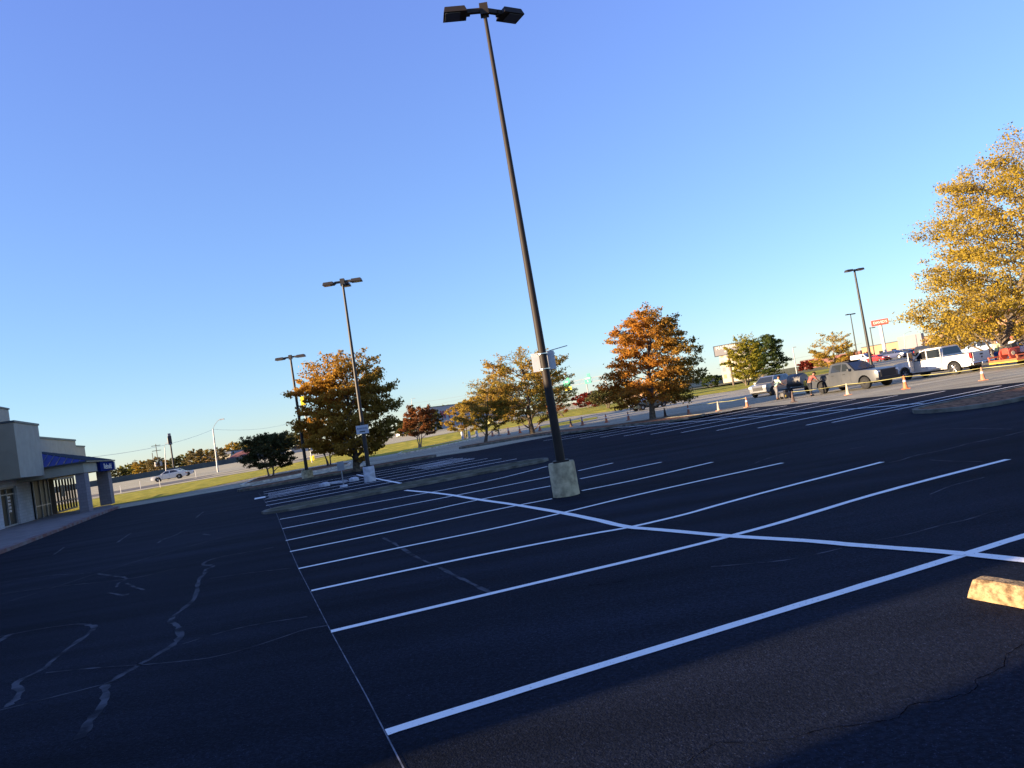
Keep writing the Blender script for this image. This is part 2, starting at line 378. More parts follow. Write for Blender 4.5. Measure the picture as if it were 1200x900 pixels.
# rows behind the first island
for k, b in enumerate((29.0, 31.2, 33.4, 35.6, 37.9, 40.3, 42.6)):
    ribbon(mb, [AB(0.1, b), AB(11.0, b)], 0.13, 0.012, 0.1)
ribbon(mb, [AB(5.3, 29), AB(5.3, 43)], 0.14, 0.016, 0.1)
for k in range(6):     # hatched no-parking zones at both ends of that row
    ribbon(mb, [AB(0.3 + 0.0 * k, 36.2 + k * 0.75), AB(3.0, 37.4 + k * 0.75)], 0.14, 0.02)
    ribbon(mb, [AB(7.8, 36.2 + k * 0.75), AB(10.8, 37.4 + k * 0.75)], 0.14, 0.02)
ribbon(mb, [AB(-0.1, 36.8), AB(-0.1, 38.0)], 0.5, 0.02)
# second double row on the right
for k in range(10):
    b = 20.7 + 2.52 * k
    ribbon(mb, [AB(18.2 - 0.1 * k, b), AB(28.4, b + 0.3)], 0.13, 0.012, 0.08)
ribbon(mb, [AB(23.2, 20.2), AB(22.6, 44.5)], 0.16, 0.016, 0.1)
ribbon(mb, [AB(18.6, 19.9), AB(29.0, 19.9)], 0.12, 0.012)
tag(mb.build('painted_lines', 'paint'), kind='structure')
mb = MB(); ribbon(mb, G((480, 915), (472, 900), (430, 818), (388, 741), (368, 702), (350, 667), (340, 644), (331, 620), (324, 602), (314, 592), (303, 578)), 0.011, 0.010, 0.2)
tag(mb.build('guide_line', 'faint_line'), kind='structure')
# filled cracks
mb = MB()
def Z3(ox, oy, k, pts): return G(*[(ox + x / k, oy + y / k) for x, y in pts])
ribbon(mb, Z3(0, 600, 3, [(280, 800), (310, 745), (345, 705), (375, 655), (368, 625), (372, 608), (430, 575), (490, 540), (560, 500), (610, 470), (640, 435), (625, 400), (590, 385), (640, 345), (695, 300), (690, 250), (722, 215), (720, 203), (750, 195), (748, 188), (700, 187), (760, 160), (900, 138), (960, 125)]), 0.075, 0.009, 0.45, smooth=True)
ribbon(mb, Z3(0, 600, 3, [(20, 690), (70, 650), (72, 628), (40, 605), (150, 558), (190, 520), (230, 488), (300, 440), (336, 408), (320, 398), (265, 396)]), 0.075, 0.009, 0.45, smooth=True)
ribbon(mb, Z3(0, 600, 3, [(-30, 470), (40, 430)]), 0.1, 0.009, 0.35, smooth=True)
for pts in ([(265, 396), (150, 410), (0, 440)], [(160, 568), (330, 550), (500, 540), (630, 528), (750, 515), (880, 480), (1000, 440), (1080, 412), (1150, 402)], [(640, 467), (760, 430), (880, 400), (1080, 370)],
            [(0, 325), (150, 280), (330, 220), (560, 150), (700, 112), (840, 75)], [(0, 700), (200, 650), (400, 600)], [(0, 250), (150, 225), (320, 215)], [(740, 235), (880, 215), (1030, 198)], [(0, 290), (200, 262), (450, 240), (620, 200)]):
    ribbon(mb, Z3(0, 600, 3, pts), 0.03, 0.009, 0.35, smooth=True)
for pts in ([(380, 285), (420, 292), (450, 297), (445, 290)], [(410, 265), (415, 250), (445, 240), (440, 230), (420, 229), (345, 218)], [(445, 252), (480, 268), (508, 275)], [(412, 108), (460, 75)], [(556, 110), (570, 98), (625, 80), (640, 68), (675, 60)], [(190, 150), (225, 125)], [(690, 20), (715, 0)], [(715, 78), (740, 82)]):
    ribbon(mb, Z3(0, 600, 3, pts), 0.06, 0.009, 0.4, smooth=True)
ribbon(mb, Z3(400, 520, 3, [(145, 330), (210, 365), (260, 400), (330, 430), (400, 465), (440, 485), (525, 526)]), 0.06, 0.009, 0.4, smooth=True)
for pts in ([(0, 300), (200, 270), (400, 242), (700, 225), (1100, 235)], [(80, 512), (160, 500), (300, 452), (450, 425), (600, 395), (750, 350), (900, 325), (1050, 290), (1250, 240)], [(420, 490), (560, 500), (860, 505)]):
    ribbon(mb, Z3(1030, 470, 7.06, pts), 0.04, 0.009, 0.35, smooth=True)
for pts in ([(100, 675), (350, 655), (450, 635), (560, 610)], [(680, 582), (800, 560), (900, 530), (1000, 510), (1090, 480)], [(870, 420), (940, 390), (1000, 375), (1060, 360)], [(230, 320), (300, 290), (480, 250)], [(510, 275), (640, 250)]):
    ribbon(mb, Z3(800, 440, 3, pts), 0.03, 0.009, 0.4, smooth=True)
tag(mb.build('filled_cracks', 'crack'), kind='structure')
mb = MB()
def crk(pts, w):
    Q = [pts[0]]
    for a, b_ in zip(pts[:-1], pts[1:]):
        for i in range(1, 7): Q.append((a[0] + (b_[0] - a[0]) * i / 6 + random.uniform(-1.0, 1.0), a[1] + (b_[1] - a[1]) * i / 6 + random.uniform(-0.9, 0.9)))
    P = G(*Q); vs = []; n = len(P)
    for i, p in enumerate(P):
        d = (P[min(i + 1, n - 1)] - P[max(0, i - 1)]).normalized(); nn = Vector((-d.y, d.x, 0)); k = w * random.uniform(0.15, 1)
        vs += [(p + nn * k)[:2] + (0.0095,), (p - nn * k)[:2] + (0.0095,)]
    mb.add(vs, [(2 * i, 2 * i + 1, 2 * i + 3, 2 * i + 2) for i in range(n - 1)])
def z3(ox, oy, k, pts): return [(ox + x / k, oy + y / k) for x, y in pts]
crk(z3(800, 740, 3, [(0, 475), (60, 435), (120, 395), (260, 395), (390, 380), (500, 345), (650, 330), (760, 310), (800, 260), (900, 250), (1010, 220), (1040, 200), (1030, 175), (1130, 130), (1140, 85), (1200, 45), (1290, 10)]), 0.0032)
crk(z3(800, 440, 3, [(60, 500 - 30), (100, 478)]), 0.005)
crk([(690, 687), (730, 682)], 0.008)
tag(mb.build('open_cracks', 'dark_crack'), kind='structure')

# kerbed islands: a raised kerb ring and its bed
def island(name, poly, bedmat, label=None, kerbm='kerb', hgt=0.14, kw=0.18):
    cx = sum(p.x for p in poly) / len(poly); cy = sum(p.y for p in poly) / len(poly)
    n = len(poly); area = sum(poly[i].x * poly[(i + 1) % n].y - poly[(i + 1) % n].x * poly[i].y for i in range(n))
    if area < 0: poly = poly[::-1]
    inner = []
    for i in range(n):
        a, b_, c = poly[i - 1], poly[i], poly[(i + 1) % n]
        d1 = (b_ - a).normalized(); d2 = (c - b_).normalized(); nn = Vector((-(d1.y + d2.y), d1.x + d2.x, 0)).normalized()
        k = kw / max(0.5, abs(nn.dot(Vector((-d1.y, d1.x, 0))))); inner.append(b_ + nn * k)
    vs = []
    for p, q in zip(poly, inner):
        vs += [(p.x, p.y, H(p.y)), ((p.x * 0.8 + (p.x + (q.x - p.x) * .15) * .2), p.y, H(p.y) + hgt), (q.x, q.y, H(q.y) + hgt), (q.x, q.y, H(q.y) + hgt - 0.06)]
    fs = []
    for i in range(n):
        j = (i + 1) % n
        for k in range(3): fs.append((4 * i + k, 4 * j + k, 4 * j + k + 1, 4 * i + k + 1))
    mb = MB(); mb.add(vs, fs); o = mb.build(name + '_kerb', kerbm); tag(o, kind='structure')
    sheet(name + '_bed', [p for p in inner], hgt - 0.03, bedmat)
    # crumbly rise in the bed
    bm = bmesh.new(); bm.faces.new([bm.verts.new((p.x, p.y, H(p.y) + hgt - 0.031)) for p in inner]); bm.free()
def rounded(a0, a1, b0, b1, n=6):
    """island outline in lot coordinates with round short ends"""
    r = (b1 - b0) / 2; pts = []
    for i in range(n + 1):
        t = -math.pi / 2 + math.pi * i / n; pts.append(AB(a1 - r + r * math.cos(t), (b0 + b1) / 2 + r * math.sin(t)))
    for i in range(n + 1):
        t = math.pi / 2 + math.pi * i / n; pts.append(AB(a0 + r + r * math.cos(t), (b0 + b1) / 2 + r * math.sin(t)))
    return pts
island('near_island', rounded(-0.1, 10.9, 26.3, 28.3), 'dirt', hgt=0.1, kw=0.14)
island('tree_island', rounded(-1.4, 11.5, 47.3, 50.4), 'mulch', kerbm='kerb')
island('right_island', rounded(19.6, 45, 15.4, 18.4), 'mulch', hgt=0.12)
def strip_poly(pts, w):
    P = [Vector((p.x, p.y, 0)) for p in pts]
    for _ in range(2):
        Q = [P[0]]
        for a, b_ in zip(P[:-1], P[1:]): Q += [a.lerp(b_, 0.25), a.lerp(b_, 0.75)]
        P = Q + [P[-1]]
    L, Rr = [], []; n = len(P)
    for i, p in enumerate(P):
        d = (P[min(i + 1, n - 1)] - P[max(0, i - 1)]).normalized(); nn = Vector((-d.y, d.x, 0))
        k = w / 2 * min(1.0, 0.35 + 0.45 * min(i, n - 1 - i)); L.append(p + nn * k); Rr.append(p - nn * k)
    return L + Rr[::-1]
island('long_island', strip_poly(G((538, 526), (580, 519), (625, 511), (665, 506), (700, 503.5), (740, 497.5), (765, 495), (814, 490)), 2.9), 'mulch')
island('shrub_strip', G((281, 570.5), (345, 558.5), (409, 545.5), (412, 543.3), (390, 545.3), (345, 553.5), (300, 562)), 'mulch', kerbm='pale_kerb')
island('verge_kerb', G((466, 533.5), (510, 525), (562, 513.6), (562, 512.6), (510, 522.5), (470, 531)), 'grass', kerbm='pale_kerb')
# small bright kerb beyond the first tree island
mb = MB()
def kerb_line(pts, w, h, m, name):
    mb = MB(); P = G(*pts)
    for a, b_ in zip(P[:-1], P[1:]):
        d = (b_ - a).normalized(); nn = Vector((-d.y, d.x, 0)) * w / 2
        z0, z1 = H(a.y), H(b_.y)
        vs = [(a + nn)[:2] + (z0,), (a - nn)[:2] + (z0,), (b_ - nn)[:2] + (z1,), (b_ + nn)[:2] + (z1,)]
        mb.add(vs + [(x, y, z + h) for x, y, z in vs], [(4, 5, 6, 7), (0, 1, 5, 4), (1, 2, 6, 5), (2, 3, 7, 6), (3, 0, 4, 7)])
    return tag(mb.build(name, m), kind='structure')
kerb_line([(296, 571), (345, 562), (400, 551.5), (424, 547)], 0.35, 0.12, 'pale_kerb', 'far_kerb')
# sidewalk along the shop row
mb = MB(); mb.prism([AB(-9.55, -40)[:2], AB(-9.55, 56.5)[:2], AB(-10.8, 63)[:2], AB(-60, 66)[:2], AB(-60, -40)[:2]], -0.01, 0.13)
tag(mb.build('sidewalk', 'sidewalk'), kind='structure')
mb = MB(); mb.prism([AB(-9.2, -40)[:2], AB(-9.2, 56.5)[:2], AB(-9.55, 57)[:2], AB(-9.55, -40)[:2]], -0.01, 0.14)
tag(mb.build('sidewalk_kerb', 'red_kerb'), kind='structure')
# ---------------------------------------------------------------- the shop building on the left
M['stucco_dark'] = mat('stucco_dark', (0.27, 0.24, 0.18), 0.95, 0.1, var=0.06, scale=1.5, bump=0.3, bscale=40)  # darker copy of the grey stucco; paints shade on the box end
M['stucco_grey'] = mat('stucco_grey', (0.37, 0.35, 0.28), 0.95, 0.1, var=0.06, scale=1.5, bump=0.3, bscale=40)
M['dark_trim'] = mat('dark_trim', (0.04, 0.05, 0.055), 0.5, 0.4)
M['blue_roof'] = mat('blue_roof', (0.008, 0.022, 0.17), 0.6, 0.25, var=0.1)
M['blue_sign'] = mat('blue_sign', (0.006, 0.02, 0.12), 0.95, 0.02)
M['dark_int'] = mat('dark_interior', (0.01, 0.01, 0.011), 0.9, 0.1)
def brick_mat(name, c, mort, sc=1.0):
    m = bpy.data.materials.new(name); m.use_nodes = True; nt = m.node_tree; b = nt.nodes['Principled BSDF']
    tc = nt.nodes.new('ShaderNodeTexCoord'); mp = nt.nodes.new('ShaderNodeMapping'); mp.inputs['Rotation'].default_value = (R(90), 0, R(90))
    sx = nt.nodes.new('ShaderNodeSeparateXYZ'); nt.links.new(tc.outputs['Object'], sx.inputs[0])
    ad = nt.nodes.new('ShaderNodeMath'); nt.links.new(sx.outputs['X'], ad.inputs[0]); nt.links.new(sx.outputs['Y'], ad.inputs[1])
    cb = nt.nodes.new('ShaderNodeCombineXYZ'); nt.links.new(ad.outputs[0], cb.inputs['X']); nt.links.new(sx.outputs['Z'], cb.inputs['Y'])
    br = nt.nodes.new('ShaderNodeTexBrick'); nt.links.new(cb.outputs[0], br.inputs['Vector'])
    br.inputs['Scale'].default_value = sc; br.inputs['Brick Width'].default_value = 0.4; br.inputs['Row Height'].default_value = 0.2; br.inputs['Mortar Size'].default_value = 0.012
    br.inputs['Color1'].default_value = (*c, 1); br.inputs['Color2'].default_value = (*[x * 0.86 for x in c], 1); br.inputs['Mortar'].default_value = (*mort, 1)
    nt.links.new(br.outputs['Color'], b.inputs['Base Color']); b.inputs['Roughness'].default_value = 0.95; b.inputs['Specular IOR Level'].default_value = 0.1
    return m
M['white_brick'] = brick_mat('painted_block', (0.50, 0.50, 0.50), (0.36, 0.36, 0.36))
M['col_brick'] = brick_mat('column_block', (0.24, 0.22, 0.23), (0.17, 0.16, 0.17))
C0 = Vector((-29.5, 42.8, 0))
shop = empty('shop_building', C0, R(20), 'long grey stucco shop building with a blue metal corner roof and block columns', 'building')
# local frame: x = t (out to the lot), y = s (along the facade, away from the camera)
def B(*boxes):
    mb = MB()
    for b in boxes: mb.box(*b)
    return mb
B((-24, -1.7, -43, -0.02, 0, 5.55)).build('wall', 'stucco_dark', shop)
B((-24, -2.0, 8.6, 12.4, 0, 3.3)).build('wall', 'white_brick', shop)
# front wall under the box: door opening between two white block piers
B((-2.0, -1.7, 0, 2.1, 0, 3.0), (-2.0, -1.7, 2.1, 5.3, 2.6, 3.0), (-2.0, -1.7, 5.3, 8.6, 0, 3.0), (-24, -2.02, 0.0, 8.58, 0, 3.0)).build('wall', 'white_brick', shop)
box_ = MB(); box_.box(-6, 0, 0, 5.2, 3.0, 6.3); bx_ = box_.build('fascia_box', 'stucco_grey', shop)
MB().box(-6, 0.06, -0.06, 5.26, 6.3, 6.42).build('coping', 'dark_trim', bx_)
MB().box(-6, -0.01, -0.025, -0.003, 3.02, 6.29).build('side_panel', 'stucco_dark', bx_)  # thin overlay, shade of the camera-facing box end put into its colour
p2 = B((-12, -2.6, -8, 9.3, 5.5, 8.0)).build('parapet', 'stucco_grey', shop); B((-12, -2.54, -8, 9.36, 8.0, 8.1)).build('coping', 'dark_trim', p2)
p3 = B((-7.5, -2.0, 10.2, 25.2, 4.2, 5.95)).build('parapet', 'stucco_grey', shop); B((-7.5, -1.94, 10.14, 25.26, 5.95, 6.1)).build('coping', 'dark_trim', p3)
p4 = B((-7.5, -2.05, 25.26, 29, 4.0, 5.45)).build('parapet', 'stucco_grey', shop); B((-7.5, -2.0, 25.26, 29.05, 5.45, 5.58)).build('coping', 'dark_trim', p4)
# door
dr = MB().box(-1.96, -1.90, 2.14, 5.26, 0.02, 2.58).build('door', 'shop_glass', shop)
fr = MB()
for s in (2.12, 3.66, 5.2): fr.box(-1.90, -1.82, s, s + 0.08, 0.0, 2.6)
fr.box(-1.90, -1.825, 2.2, 5.2, 2.1, 2.18); fr.box(-1.90, -1.825, 2.2, 5.2, 2.5, 2.6); fr.box(-1.90, -1.825, 2.2, 5.2, 0.0, 0.22)
fr.build('door_frame', 'grey_metal', dr)
MB().tube([(-1.80, 3.6, 0.95), (-1.74, 3.6, 1.0), (-1.74, 3.6, 1.3), (-1.80, 3.6, 1.35)], 0.015).build('handle', 'chrome', dr)
nt_ = MB()
for i in range(5): nt_.box(-1.895, -1.885, 3.9, 4.5, 1.0 + i * 0.22, 1.14 + i * 0.22)
nt_.build('notice', 'white_panel', dr)
# corner pavilion with hip roof
PX0, PX1, PY0, PY1 = -5.5, 2.2, 5.5, 15.6
fa = MB().box(PX0, PX1, PY0, PY1, 2.78, 3.5).build('fascia', 'stucco_grey', shop)
rf = MB(); e = 0.25
vs = [(PX0, PY0 - e, 3.52), (PX1 + e, PY0 - e, 3.52), (PX1 + e, PY1 + e, 3.52), (PX0, PY1 + e, 3.52), (-2.0, 9.2, 4.95), (-2.0, 11.6, 4.95), (PX0, 9.2, 4.95), (PX0, 11.6, 4.95)]
rf.add(vs, [(0, 1, 4, 6), (1, 2, 5, 4), (2, 3, 7, 5), (6, 4, 5, 7), (0, 3, 2, 1), (0, 6, 7, 3)])
rfo = rf.build('roof', 'blue_roof', shop)
sm = MB()
for i in range(17):                          # standing seams on the slope that faces the camera
    x = PX0 + 0.2 + i * 0.46
    xe = min(x, -2.0); k = 1.0 if x <= -2.0 else max(0.0, (PX1 + e - x) / (PX1 + e + 2.0))
    y1 = PY0 - e + (9.2 - PY0 + e) * k; z1 = 3.52 + 1.43 * k
    sm.tube([(x, PY0 - e, 3.55), (x, y1, z1 + 0.03)], 0.03, n=4)
for i in range(20):
    y = PY0 + 0.1 + i * 0.46
    k = 1.0
    if y < 9.2: k = (y - PY0 + e) / (9.2 - PY0 + e)
    if y > 11.6: k = (PY1 + e - y) / (PY1 + e - 11.6)
    sm.tube([(PX1 + e, y, 3.55), (PX1 + e - (PX1 + e + 2.0) * k, y, 3.55 + 1.43 * k)], 0.03, n=4)
sm.build('roof_seams', 'dark_trim', rfo)
MB().box(PX0, PX1 + e + 0.02, PY0 - e - 0.02, PY1 + e, 3.44, 3.53).build('roof_edge', 'dark_trim', rfo)
for (x0, y0, lx) in ((1.6, 5.7, 0.55), (1.35, 13.9, 0.8)):
    MB().box(x0, x0 + lx, y0, y0 + 1.35, 0.12, 2.79).build('column', 'col_brick', shop)
# mullioned screen of the open corner, grass seen through it
ws = MB()
for i in range(8):
    ws.box(-1.75, -1.62, 14.2 + i * 0.95, 14.32 + i * 0.95, 0.12, 2.9)
ws.box(-1.75, -1.62, 12.4, 21, 2.65, 2.9); ws.box(-1.74, -1.63, 12.4, 21, 0.9, 0.96); ws.box(-1.75, -1.62, 12.4, 21, 0.12, 0.24)
wso = ws.build('window_screen', 'black_metal', shop)
B((-1.72, -1.66, 16.4, 17.5, 1.3, 2.2)).build('poster', 'black_plastic', wso)
B((-7.4, -1.5, 14.62, 24.9, 3.0, 4.18)).build('canopy_roof', 'dark_trim', shop)
B((-1.95, -1.6, 12.42, 14.0, 0.12, 2.99)).build('shop_window', 'dark_int', shop)
# low dark shopfront beside the pavilion
sf = MB().box(-1.68, -1.60, 8.45, 12.38, 0.14, 2.75).build('shop_window', 'shop_glass', shop)
fm = MB()
for y in (8.45, 10.0, 11.3, 12.3): fm.box(-1.6, -1.53, y, y + 0.07, 0.14, 2.75)
fm.box(-1.6, -1.535, 8.5, 12.3, 0.95, 1.02); fm.build('window_frame', 'grey_metal', sf)
# blue shop sign on the lot side of the fascia
sg = MB().box(PX1 + 0.02, PX1 + 0.22, 9.9, 15.4, 2.72, 3.42).build('shop_sign', 'blue_sign', shop)
text('Rebuild', 0.56, 'white_panel', sg, Matrix.Translation((PX1 + 0.23, 12.6, 3.05)) @ Matrix.Rotation(R(90), 4, 'Z') @ Matrix.Rotation(R(90), 4, 'X'), 0.01, 0.004, sx=1.8)
MB().box(PX1 + 0.03, PX1 + 0.24, 15.42, 15.8, 2.75, 3.4).build('sign_end', 'white_panel', sg)
# unseen blocks added left of the camera; their gap shapes the foreground sun streak
row = empty('shade_blocks', AB(-14.8, 0), R(20), 'unseen wall blocks added left of the camera to shade the near lot', 'building')
MB().box(-20, 0, 4.9, 8.5, 0, 4.4).build('shade_wall', 'white_brick', row)  # added blocker, keeps the sun off the stalls beyond the streak
MB().box(-20, 0.0, 8.4, 8.7, 0, 5.4).build('end_wall', 'stucco_grey', row)
MB().box(-20, 0, -14, 3.45, 0, 4.8).build('wall', 'stucco_grey', row)  # added blocker on the near side of the streak

# ---------------------------------------------------------------- parking lot lamps
def shoebox(parent, T, w=0.5, l=0.62, m='black_metal'):
    h = MB(); h.box(0, l, -w / 2, w / 2, -0.02, 0.15, T, tx=0.05, ty=0.05)
    h.box(-0.09, 0.02, -0.09, 0.09, -0.01, 0.11, T)
    o = h.build('lamp_head', m, parent, bevel=0.012)
    g = MB().box(l * 0.30, l - 0.05, -w / 2 + 0.05, w / 2 - 0.05, -0.035, -0.018, T).build('lens', 'lens', o)
    return o
def lot_lamp(base, top, label, pr=(0.075, 0.13), bh=0.8, br=0.3, heads=(0, 180), arm=0.5, hsz=1.0, m='black_metal', bm_='base_conc', seg=8, sign=None, group='parking lot lamps'):
    d = (top - base); L = d.length
    root = empty('parking_lot_lamp', base, 0, label, 'lamp post', group, tilt=d)
    if bh:
        pts = [(br * 1.02, -0.05), (br, 0.03), (br * 0.98, bh - 0.05), (br * 0.93, bh)]
        MB().lathe([(0.001, -0.05)] + pts + [(0.001, bh)], n=seg * 3).build('concrete_base', bm_, root, smooth=True)
        MB().box(-pr[1] * 1.7, pr[1] * 1.7, -pr[1] * 1.7, pr[1] * 1.7, bh, bh + 0.04).build('base_plate', m, root)
    MB().tube([(0, 0, bh), (0, 0, L)], [pr[1], pr[0]], n=16).build('pole', m, root, smooth=True)
    MB().box(-0.1, 0.1, -0.1, 0.1, L - 0.22, L + 0.05).build('arm_bracket', m, root)
    for a in heads:
        T = Matrix.Rotation(R(a), 4, 'Z')
        MB().box(0.08, arm + 0.02, -0.045, 0.045, L - 0.14, L - 0.04, T).build('arm', m, root)
        shoebox(root, T @ Matrix.Translation((arm + 0.05, 0, L - 0.16)) @ Matrix.Diagonal((hsz, hsz, hsz, 1)), m=m)
    return root, L
b0 = gp(664, 582.5); b0 = base_at(664, b0.y + 0.3)
t0 = atY(566.5, 8, b0.y)
lamp1, L1 = lot_lamp(b0, t0, 'tall dark lamp post on a big stained concrete base among the near stalls', pr=(0.042, 0.108), bh=0.79, br=0.315, heads=(188, 30), arm=0.38, hsz=0.92, m='bronze_metal')
# sign panel strapped to it, its back to the camera, with a rod sticking out
zz = (atY(637, 423, b0.y) - b0).length
sp_ = MB().box(-0.27, 0.28, 0.14, 0.15, zz - 0.22, zz + 0.22).build('sign_panel', 'white_panel', lamp1, bevel=0.004)
MB().box(-0.30, 0.30, 0.152, 0.165, zz + 0.14, zz + 0.165).build('rail', 'grey_metal', sp_)
MB().tube([(0.1, 0.17, zz + 0.22), (0.62, 0.17, zz + 0.28)], 0.010).build('rod', 'grey_metal', sp_)
MB().lathe([(0.001, zz + 0.16), (0.135, zz + 0.16), (0.135, zz + 0.18), (0.001, zz + 0.18)]).build('strap', 'chrome', lamp1)
MB().lathe([(0.001, zz - 0.2), (0.135, zz - 0.2), (0.135, zz - 0.18), (0.001, zz - 0.18)]).build('strap', 'chrome', lamp1)
b0 = gp(434, 564.5)
lamp2, L2 = lot_lamp(b0, atY(401, 328, b0.y), 'black lamp post on a whitish concrete base in front of the large orange tree', pr=(0.055, 0.10), bh=0.72, br=0.27, heads=(180, 0, 90), arm=0.35, hsz=0.85, bm_='pale_conc')
zz = (atY(424, 503.5, b0.y) - b0).length
sg2 = MB().box(-0.29, 0.29, -0.15, -0.14, zz - 0.2, zz + 0.2).build('sign_panel', 'white_panel', lamp2, bevel=0.004)
text('PARKING', 0.11, 'blue_sign', sg2, Matrix.Translation((0, -0.153, zz + 0.05)) @ Matrix.Rotation(R(90), 4, 'X'), 0.002, name='writing')
MB().box(-0.15, 0.12, -0.154, -0.151, zz - 0.12, zz - 0.07).build('mark', 'black_plastic', sg2)
b0 = gp(361, 562)
lot_lamp(b0, atY(340, 417, b0.y), 'black lamp post left of the large orange tree, between two kerbed strips', pr=(0.065, 0.11), bh=0.62, br=0.36, heads=(180, 0), arm=0.35, hsz=0.9, bm_='base_conc')
b0 = base_at(1021.5, 105)
lot_lamp(b0, atY(1001, 316, 105), 'tallest lamp post of the right, between the two pickups', pr=(0.13, 0.22), bh=0, heads=(190, 10), arm=0.3, hsz=1.7)
b0 = base_at(1006, 205)
lot_lamp(b0, atY(996.5, 368, 205), 'distant double lamp post behind the grey pickup, left of the tallest one', pr=(0.12, 0.18), bh=0, heads=(190, 10), arm=0.3, hsz=1.7)
b0 = base_at(1026, 190)
lot_lamp(b0, atY(1019.5, 384, 190), 'single headed lamp post just left of the red pole sign', pr=(0.1, 0.14), bh=0, heads=(10,), arm=0.6, hsz=1.2)

# street lights beside the highway
def street_light(base, top, arm_end, label):
    d = top - base; L = d.length
    root = empty('street_light', base, 0, label, 'street light', 'street lights along the highway')
    MB().tube([(0, 0, 0), tuple(d)], [0.13, 0.08], n=10).build('pole', 'grey_metal', root, smooth=True)
    e = arm_end - base; pts = []
    for i in range(7):
        t = i / 6; p = d.lerp(e, t); p.z = d.z + (e.z - d.z) * (1 - (1 - t) ** 1.7); pts.append(p)
    MB().tube(pts, 0.035, n=6).build('arm', 'grey_metal', root)
    T = Matrix.Translation(e)
    MB().box(-0.1, 0.6, -0.12, 0.12, -0.1, 0.06, T, tx=0.05, ty=0.03).build('lamp_head', 'grey_metal', root)
street_light(base_at(255.5, 104), atY(249.5, 502.5, 104), atY(258, 491.5, 104), 'grey street light with a curved arm beside the highway, right of the white cars')
street_light(base_at(195, 175), atY(193, 524, 175), atY(194.5, 519.5, 168), 'slim street light just left of the dark pole sign')
street_light(base_at(1061, 230), atY(1059.5, 392, 230), atY(1066, 388.5, 230), 'pale street light standing in front of the long salmon store')
street_light(base_at(934, 150), atY(929, 408, 150), atY(929.5, 407, 149), 'bare grey pole between the dark green tree and the round leafy bush')
street_light(base_at(482.5, 250), atY(482.3, 467.5, 250), atY(484.5, 467, 250), 'thin pole with a cross arm above the dark conifers')

# utility poles and their wires
def utility_pole(x, ytop, Y, label, w=3.0, arms=2, r=0.16):
    b = base_at(x, Y); t = atY(x - (base_px(b)[1] - ytop) * 0.0, ytop, Y)
    h = t.z - b.z; root = empty('utility_pole', b, R(35), label, 'utility pole', 'utility poles')
    MB().tube([(0, 0, 0), (0, 0, h)], [r, r * 0.7], n=8).build('pole', 'bark', root)
    for i in range(arms): MB().box(-w / 2, w / 2, -0.08, 0.08, h - 0.7 - i * 1.8, h - 0.5 - i * 1.8).build('cross_arm', 'bark', root)
    if arms > 1:
        for s in (-1, 1): MB().lathe([(0.001, h - 8), (0.45, h - 8), (0.45, h - 6.4), (0.001, h - 6.4)], n=10, T=Matrix.Translation((s * 0.8, 0, 0))).build('transformer', 'grey_metal', root)
    return root, h
def base_px(p):
    d = Vector(p) - Vector((0, 0, HC)); k = FPX / d.dot(f_)
    return 600 + d.dot(rt_) * k, 450 - d.dot(up_) * k
utility_pole(187.5, 519.5, 260, 'wooden utility pole with two cross arms and transformers behind the white cars', 3.0, 2)
utility_pole(182, 530, 270, 'shorter utility pole just left of the one with transformers', 1.5, 0)
utility_pole(161, 538, 330, 'small utility pole standing left of the transformer pole', 2.0, 1)
utility_pole(152, 542, 330, 'leftmost utility pole, right of the shop sign', 2.0, 0)
wroot = empty('overhead_wires', atY(140, 545, 300), 0, 'thin overhead power wires crossing the sky above the highway', 'power line')
def wire(p, q, sag): MB().tube([p.lerp(q, i / 12) - Vector((0, 0, sag * 4 * (i / 12) * (1 - i / 12))) for i in range(13)], 0.045, n=3, T=Matrix.Translation(-wroot.location)).build('wire', 'grey_metal', wroot)
wire(atY(60, 540, 150), atY(250, 503, 300), 2.0); wire(atY(250, 503, 300), atY(345, 494, 420), 2.0)
wire(atY(345, 494, 420), atY(550, 465, 420), 3); wire(atY(130, 549, 330), atY(188, 540, 330), 0.4)
wire(atY(840, 432, 300), atY(1010, 402, 300), 1.5); wire(atY(470, 474, 400), atY(600, 452, 400), 1.0)
# ---------------------------------------------------------------- trees
def leaves_mesh(name, P, size, m, parent, aspect=1.5, flat=0.0):
    n = len(P); P = np.asarray(P, dtype=np.float64)
    nrm = RNG.normal(size=(n, 3)); nrm[:, 2] += flat * 2; nrm /= np.linalg.norm(nrm, axis=1)[:, None]
    a = np.cross(nrm, RNG.normal(size=(n, 3))); a /= np.linalg.norm(a, axis=1)[:, None]; b = np.cross(nrm, a)
    s = size * RNG.uniform(0.55, 1.35, size=(n, 1)); a *= s * aspect * 0.5; b *= s * 0.5
    v = np.empty((n, 4, 3)); v[:, 0] = P - a; v[:, 1] = P - b * 0.9 + a * 0.1; v[:, 2] = P + a; v[:, 3] = P + b
    v[:, 1] += nrm * s * 0.15
    me = bpy.data.meshes.new(name); me.vertices.add(4 * n); me.vertices.foreach_set('co', v.reshape(-1))
    me.loops.add(4 * n); me.loops.foreach_set('vertex_index', np.arange(4 * n, dtype=np.int32))
    me.polygons.add(n); me.polygons.foreach_set('loop_start', np.arange(0, 4 * n, 4, dtype=np.int32)); me.polygons.foreach_set('loop_total', np.full(n, 4, dtype=np.int32))
    me.update(calc_edges=True); me.materials.append(m)
    o = bpy.data.objects.new(name, me); COL.objects.link(o); o.parent = parent; return o

